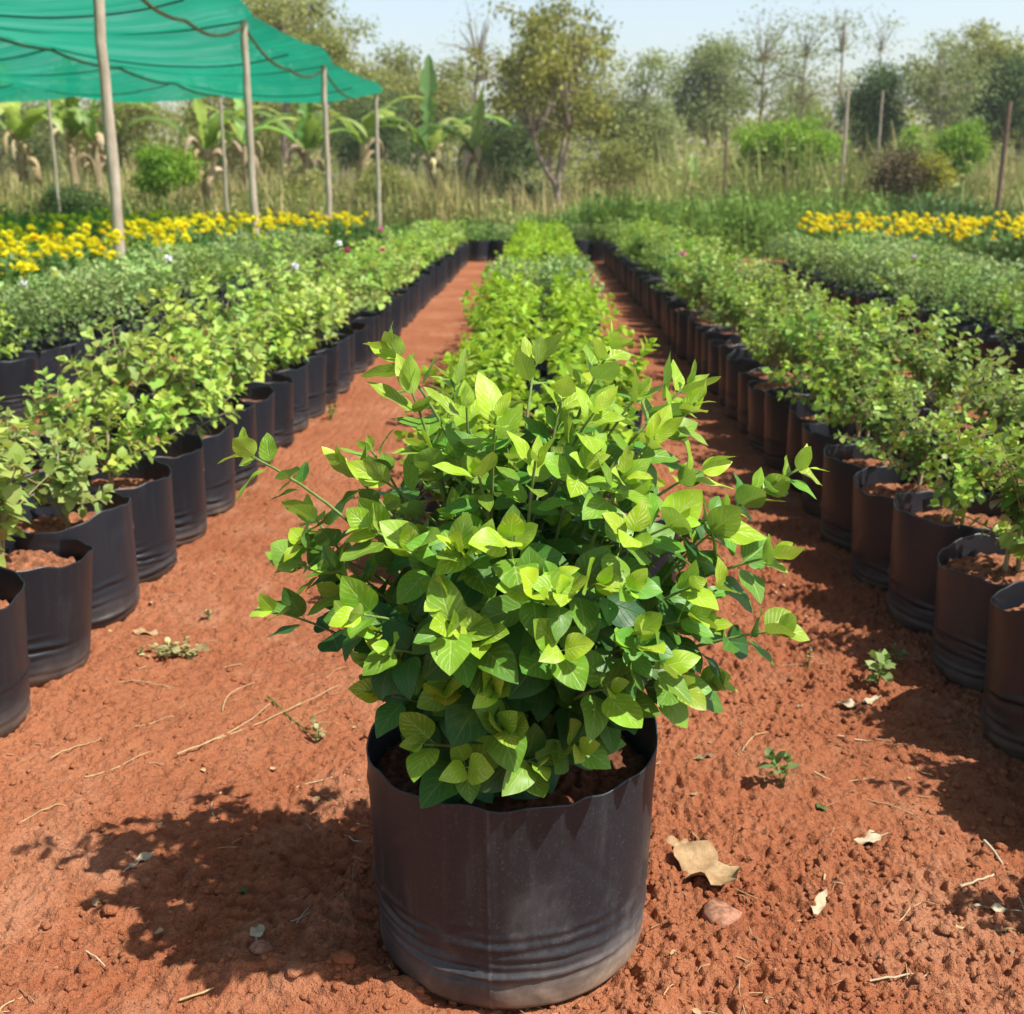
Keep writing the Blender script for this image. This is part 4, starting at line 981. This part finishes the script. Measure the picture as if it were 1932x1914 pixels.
tree('low_shrub', 975, 27, 0, (940, 1030, 330, 425), ('bark', 't_dark'), 'dark undergrowth bush left of the forked trunk', 'shrub', 26, 80, .10, .28, trunk_r=.03)
tree('low_shrub', 1160, 28, 0, (1090, 1240, 260, 410), ('bark', 't_olive'), 'olive bush right of the forked trunk', 'shrub', 44, 90, .11, .38, trunk_r=.04)

# banana plants
def banana_leaf(length, width, arch, seed, dry=False):
    r = np.random.default_rng(seed); nv, nu = 22, 6
    v = np.linspace(0, 1, nv); u = np.linspace(-1, 1, nu+1)
    w = np.minimum(1, (v/.12)**.6)*np.minimum(1, ((1-v)/.3)**.55)*width/2; w = np.maximum(w, .01)
    a0 = R_(84 if arch < .8 else r.uniform(52, 72)); ang = a0 - arch*1.15*v**1.6
    if arch > .8: length *= 1.3
    dx = np.cumsum(np.cos(ang))/nv*length; dz = np.cumsum(np.sin(ang))/nv*length
    tear = 1-.75*r.random(nv)*(r.random(nv) < .6)
    V = np.zeros((nv, nu+1, 3))
    nxv = -np.sin(ang); nzv = np.cos(ang)
    lift = ((.55 if arch < .8 else -.25) if not dry else -.6)*np.abs(u)[None, :]*w[:, None]*r.uniform(.6, 1)
    V[..., 0] = dx[:, None] + nxv[:, None]*lift; V[..., 2] = dz[:, None] + nzv[:, None]*lift
    V[..., 1] = u[None, :]*w[:, None]*np.where(np.abs(u)[None, :] > .6, tear[:, None], 1)*(.85 if not dry else .5)
    A = np.stack([np.repeat(u[None, :], nv, 0), np.repeat(v[:, None], nu+1, 1), np.full((nv, nu+1), r.random())], -1)
    return V.reshape(-1, 3), grid_faces(nv, nu+1), A.reshape(-1, 3), r.uniform(.2, 1)
def banana(px, Y, stem_py, specs, label, name='banana_plant', stem_r=.10, ndry=3):
    x0 = gx(px, Y); h = at_y(px, stem_py-(14 if stem_r > .08 else 0), Y)[2]
    t = empty(name, (x0, Y, 0), label, 'banana plant')
    mb = MB(); P = np.array([(0, 0, -.1), (.01, 0, h*.4), (-.01, 0, h*.8), (0, 0, h)]); tube(mb, P, stem_r*np.array([1.25, 1.05, .85, .55]), 10)
    mb.obj('pseudostem', M['banana_stem'], t)
    specs = tuple(specs) + tuple((rng.uniform(0, 360), rng.uniform(1.0, 1.4), rng.uniform(.4, .52), rng.uniform(1.5, 2.3), rng.random() < .35) for _ in range(2))
    for i, (az, length, width, arch, dark) in enumerate(specs):
        if stem_r < .08 and i > 2: break
        length *= 1.22; width *= 1.35 if arch < .8 else 1.15
        V, F, A, ag = banana_leaf(length, width, arch, int(px+i*13))
        ca, sa = math.cos(R_(az)), math.sin(R_(az))
        V = np.stack([V[:, 0]*ca-V[:, 1]*sa, V[:, 0]*sa+V[:, 1]*ca, V[:, 2]], -1)
        m_ = MB(); m_.add(V, F, A, (0.05 if dark else .9)); m_.obj('leaf', M['banana'], t, (0, 0, h-.03))
    for i in range(ndry+4 if stem_r > .08 else 1):
        V, F, A, ag = banana_leaf(rng.uniform(.9, 1.4), .34, R_(172), int(px+i*31+5), True)
        a = rng.uniform(0, 2*PI); ca, sa = math.cos(a), math.sin(a)
        V = np.stack([V[:, 0]*ca*.55-V[:, 1]*sa, V[:, 0]*sa*.55+V[:, 1]*ca, V[:, 2]], -1)
        m_ = MB(); m_.add(V, F, A, rng.random()); o = m_.obj('dry_leaf', M['banana_dry'], t, (0, 0, h-.15-.1*i))
banana(812, 28, 305, ((90, 1.85, .36, .12, True), (10, 1.5, .45, 1.5, False), (200, 1.2, .4, 2.0, True), (60, 1.2, .4, 1.7, False), (-60, 1.1, .4, 1.9, False)), 'banana plant with the tallest dark upright leaf, left of the bare tree')
banana(902, 27, 310, ((60, 1.25, .30, .15, False), (5, 1.3, .42, 1.75, False), (185, 1.2, .42, 1.65, True), (-40, 1.0, .4, 2.2, False)), 'banana plant with a bright upright leaf beside the forked tree')
banana(395, 26, 300, ((150, 1.5, .34, .35, False), (10, 1.4, .45, 1.6, False), (200, 1.3, .45, 1.7, True), (80, 1.2, .4, 1.0, False), (-30, 1.2, .4, 2.1, True)), 'banana plant with a slanting bright leaf under the net middle')
banana(585, 27, 300, ((165, 1.5, .42, 1.6, True), (20, 1.5, .42, 1.5, True), (80, 1.2, .36, .5, True), (200, 1.2, .4, 2.0, False), (-20, 1.3, .4, 2.0, False)), 'banana plant with dark arching leaves between second and third poles')
banana(150, 26.5, 280, ((90, 1.5, .62, .15, False), (70, 1.4, .5, .3, False), (-160, 1.4, .45, 1.5, True), (0, 1.4, .45, 1.6, False), (-60, 1.2, .4, 1.9, False)), 'banana plant with broad upright leaves left of the tall pole')
banana(195, 27.5, 285, ((60, 1.2, .26, .15, False), (10, 1.2, .4, 1.7, False), (180, 1.1, .4, 1.8, False)), 'banana plant with a narrow pale upright leaf beside the tall pole')
banana(55, 26, 285, ((140, 1.8, .3, .7, False), (40, 1.2, .4, 1.4, True), (190, 1.4, .4, 1.9, False), (-30, 1.2, .4, 2.0, False)), 'half dry banana plant with hanging brown leaves at the far left', ndry=6)
banana(470, 30, 290, ((100, 1.3, .36, .3, False), (10, 1.3, .4, 1.6, False), (190, 1.3, .4, 1.7, False)), 'banana plant right behind the second net pole')
banana(690, 29, 290, ((15, 1.5, .42, 1.6, False), (170, 1.5, .42, 1.5, False), (60, 1.2, .4, 1.4, True), (-60, 1.2, .4, 1.9, False)), 'banana plant with drooping leaves behind the last net pole')
banana(1305, 25, 365, ((100, .7, .22, .3, False), (10, .7, .24, 1.3, False), (180, .7, .24, 1.2, False)), 'small young banana plant on the right before the bushes', stem_r=.05, ndry=1)

# poles on the right
def pole_px(px, Y, top_py, r, mat, label, lean=0):
    h = at_y(px, top_py, Y)[2]; pole(gx(px, Y), Y, h, r, mat, label, lean=(lean, 0))
pole_px(1580, 23, 165, .034, 'pole', 'tall bare grey pole standing right of the bright round shrub')
pole_px(1872, 19, 192, .038, 'pole_dark', 'leaning brown post on the right before the dark tree', .012)
pole_px(1645, 28, 170, .026, 'pole', 'thin pale pole in front of the dark column tree')
pole_px(1362, 24, 235, .026, 'pole_dark', 'thin brownish pole left of the bright round shrub')

# ------------------------------------------------------------------ growth nobody could count
def blades(name, boxes, mat, label, hmin, hmax, wid, seed, leafy=0.0):
    r = np.random.default_rng(seed); mb = MB()
    for (xa, xb, ya, yb, n_, hs) in boxes:
        x = r.uniform(xa, xb, n_); y = r.uniform(ya, yb, n_)
        cl = fbm(x*.9+seed, y*.9, seed, 3); k = cl > .34; x, y, cl = x[k], y[k], cl[k]; n_ = len(x)
        h = hs*r.uniform(hmin, hmax, n_)*np.clip(cl*1.9, .5, 1.4)
        a = r.uniform(0, 2*PI, n_); bend = r.uniform(.05, .5, n_)*h; wv = wid*r.uniform(.6, 1.5, n_)
        fx, fy = np.cos(a), np.sin(a); sx, sy = -fy, fx
        V = np.zeros((n_, 6, 3))
        for i, (t, wf) in enumerate(((0, .7), (.55, 1), (1, .15))):
            px_ = x+fx*bend*t*t; py_ = y+fy*bend*t*t; z = h*t
            for j, s_ in enumerate((-1, 1)):
                V[:, i*2+j] = np.stack([px_+s_*sx*wv*wf/2, py_+s_*sy*wv*wf/2, z], -1)
        F = np.array([[0, 1, 3, 2], [2, 3, 5, 4]])
        rn = r.random(n_); A = np.zeros((n_, 6, 3)); A[..., 2] = rn[:, None]; A[..., 0] = [-1, 1]*3
        g = np.clip(fbm(x*.5, y*.5, seed+3, 3)*1.8-.4+r.normal(0, .15, n_), 0, 1)
        mb.add(V.reshape(-1, 3), (F[None]+(np.arange(n_)*6)[:, None, None]).reshape(-1, 4), A.reshape(-1, 3), np.repeat(g, 6))
        if leafy:
            m_ = int(n_*leafy); ix = r.integers(0, n_, m_); z = h[ix]*r.uniform(.15, 1, m_)
            leaves(mb, T_small, np.stack([x[ix]+r.normal(0, .05, m_), y[ix]+r.normal(0, .05, m_), z], -1), np.stack([r.normal(0, 1, m_), r.normal(0, 1, m_), r.normal(0, .4, m_)], -1), UP+r.normal(0, .5, (m_, 3)), r.uniform(.06, .15, m_), np.repeat(g, 1)[ix])
    return tag(mb.obj(name, M[mat]), label, name.replace('_', ' '), None, 'stuff')
blades('dry_grass', [(-16, -1.2, 24, 29, 9000, .85), (-18, -1, 29, 36, 7000, 1.1), (-1.2, 2, 24.5, 33, 3000, .8), (2, 16, 24, 29, 2500, 1.0), (3, 20, 29, 36, 4500, 1.5)], 'drygrass', 'tall dry straw coloured grass in front of the far trees', .5, 1.25, .03, 3)
blades('weeds', [(-16, -1, 23.8, 27, 4200, .75), (-1, 3, 22, 28, 2400, .6), (2.0, 16, 22.5, 30, 11000, 1.25), (3, 20, 30, 40, 8000, 1.8), (-20, 0, 30, 42, 5000, 1.2)], 'weed', 'wild olive green weeds and undergrowth along the edge of the field', .5, 1.2, .03, 5, 2.2)
blades('low_grass', [(.6, 5.5, 16.6, 22.5, 7000, .62), (-4.5, -.3, 16.8, 23, 5000, .30), (-.4, .7, 16.8, 23, 1500, .45), (-12, -4, 15.5, 23, 6000, .42), (-16, -6.2, 6, 15.5, 6000, .30)], 'grass', 'fresh green low growth beyond the end of the beds', .5, 1.2, .035, 7, 2.0)
blades('dark_crop', [(5.2, 13, 15.2, 20.5, 9000, .66), (4.2, 7.5, 13.2, 15.4, 2500, .50)], 'crop', 'dark green leafy crop behind the right marigolds', .5, 1.15, .04, 9, 2.6)
# far wood that reads as one mass
r = np.random.default_rng(11); mb = MB(); n_ = 34000
x = r.uniform(-75, 85, n_); y = r.uniform(62, 85, n_); top = 3.2+3.4*fbm(x*.11, x*0+y*.02, 4, 4)
z = top*r.random(n_)**.7
leaves(mb, T_tree, np.stack([x, y, z], -1), r.normal(0, 1, (n_, 3)), UP+r.normal(0, .6, (n_, 3)), r.uniform(.35, .7, n_), np.clip(fbm(x*.3, z*.4, 8, 3)+r.normal(0, .1, n_), 0, 1))
tag(mb.obj('treeline', M['t_olive']), 'far hazy wood closing the view behind the single trees', 'far wood', None, 'stuff')
# the dusty air of a dry warm day
mh, nt = new_mat('haze'); g = NT(nt); v = g.n('ShaderNodeVolumePrincipled'); v.inputs['Color'].default_value = (.93, .96, 1, 1)
v.inputs['Density'].default_value = HAZE; v.inputs['Anisotropy'].default_value = .3
o = g.n('ShaderNodeOutputMaterial'); g.l(v.outputs[0], o.inputs['Volume'])
hb = MB(); lo = np.array([-220, -30, -1.6]); hi = np.array([220, 230, 16.0])
cs = np.array([[x, y, z] for x in (0, 1) for y in (0, 1) for z in (0, 1)])
hb.add(lo+cs*(hi-lo), [[0, 1, 3, 2], [4, 6, 7, 5], [0, 4, 5, 1], [2, 3, 7, 6], [0, 2, 6, 4], [1, 5, 7, 3]], smooth=False)
if HAZE: tag(hb.obj('haze', mh), 'thin dusty haze paling the far trees', 'haze', None, 'stuff')
print('objects', len(bpy.data.objects))
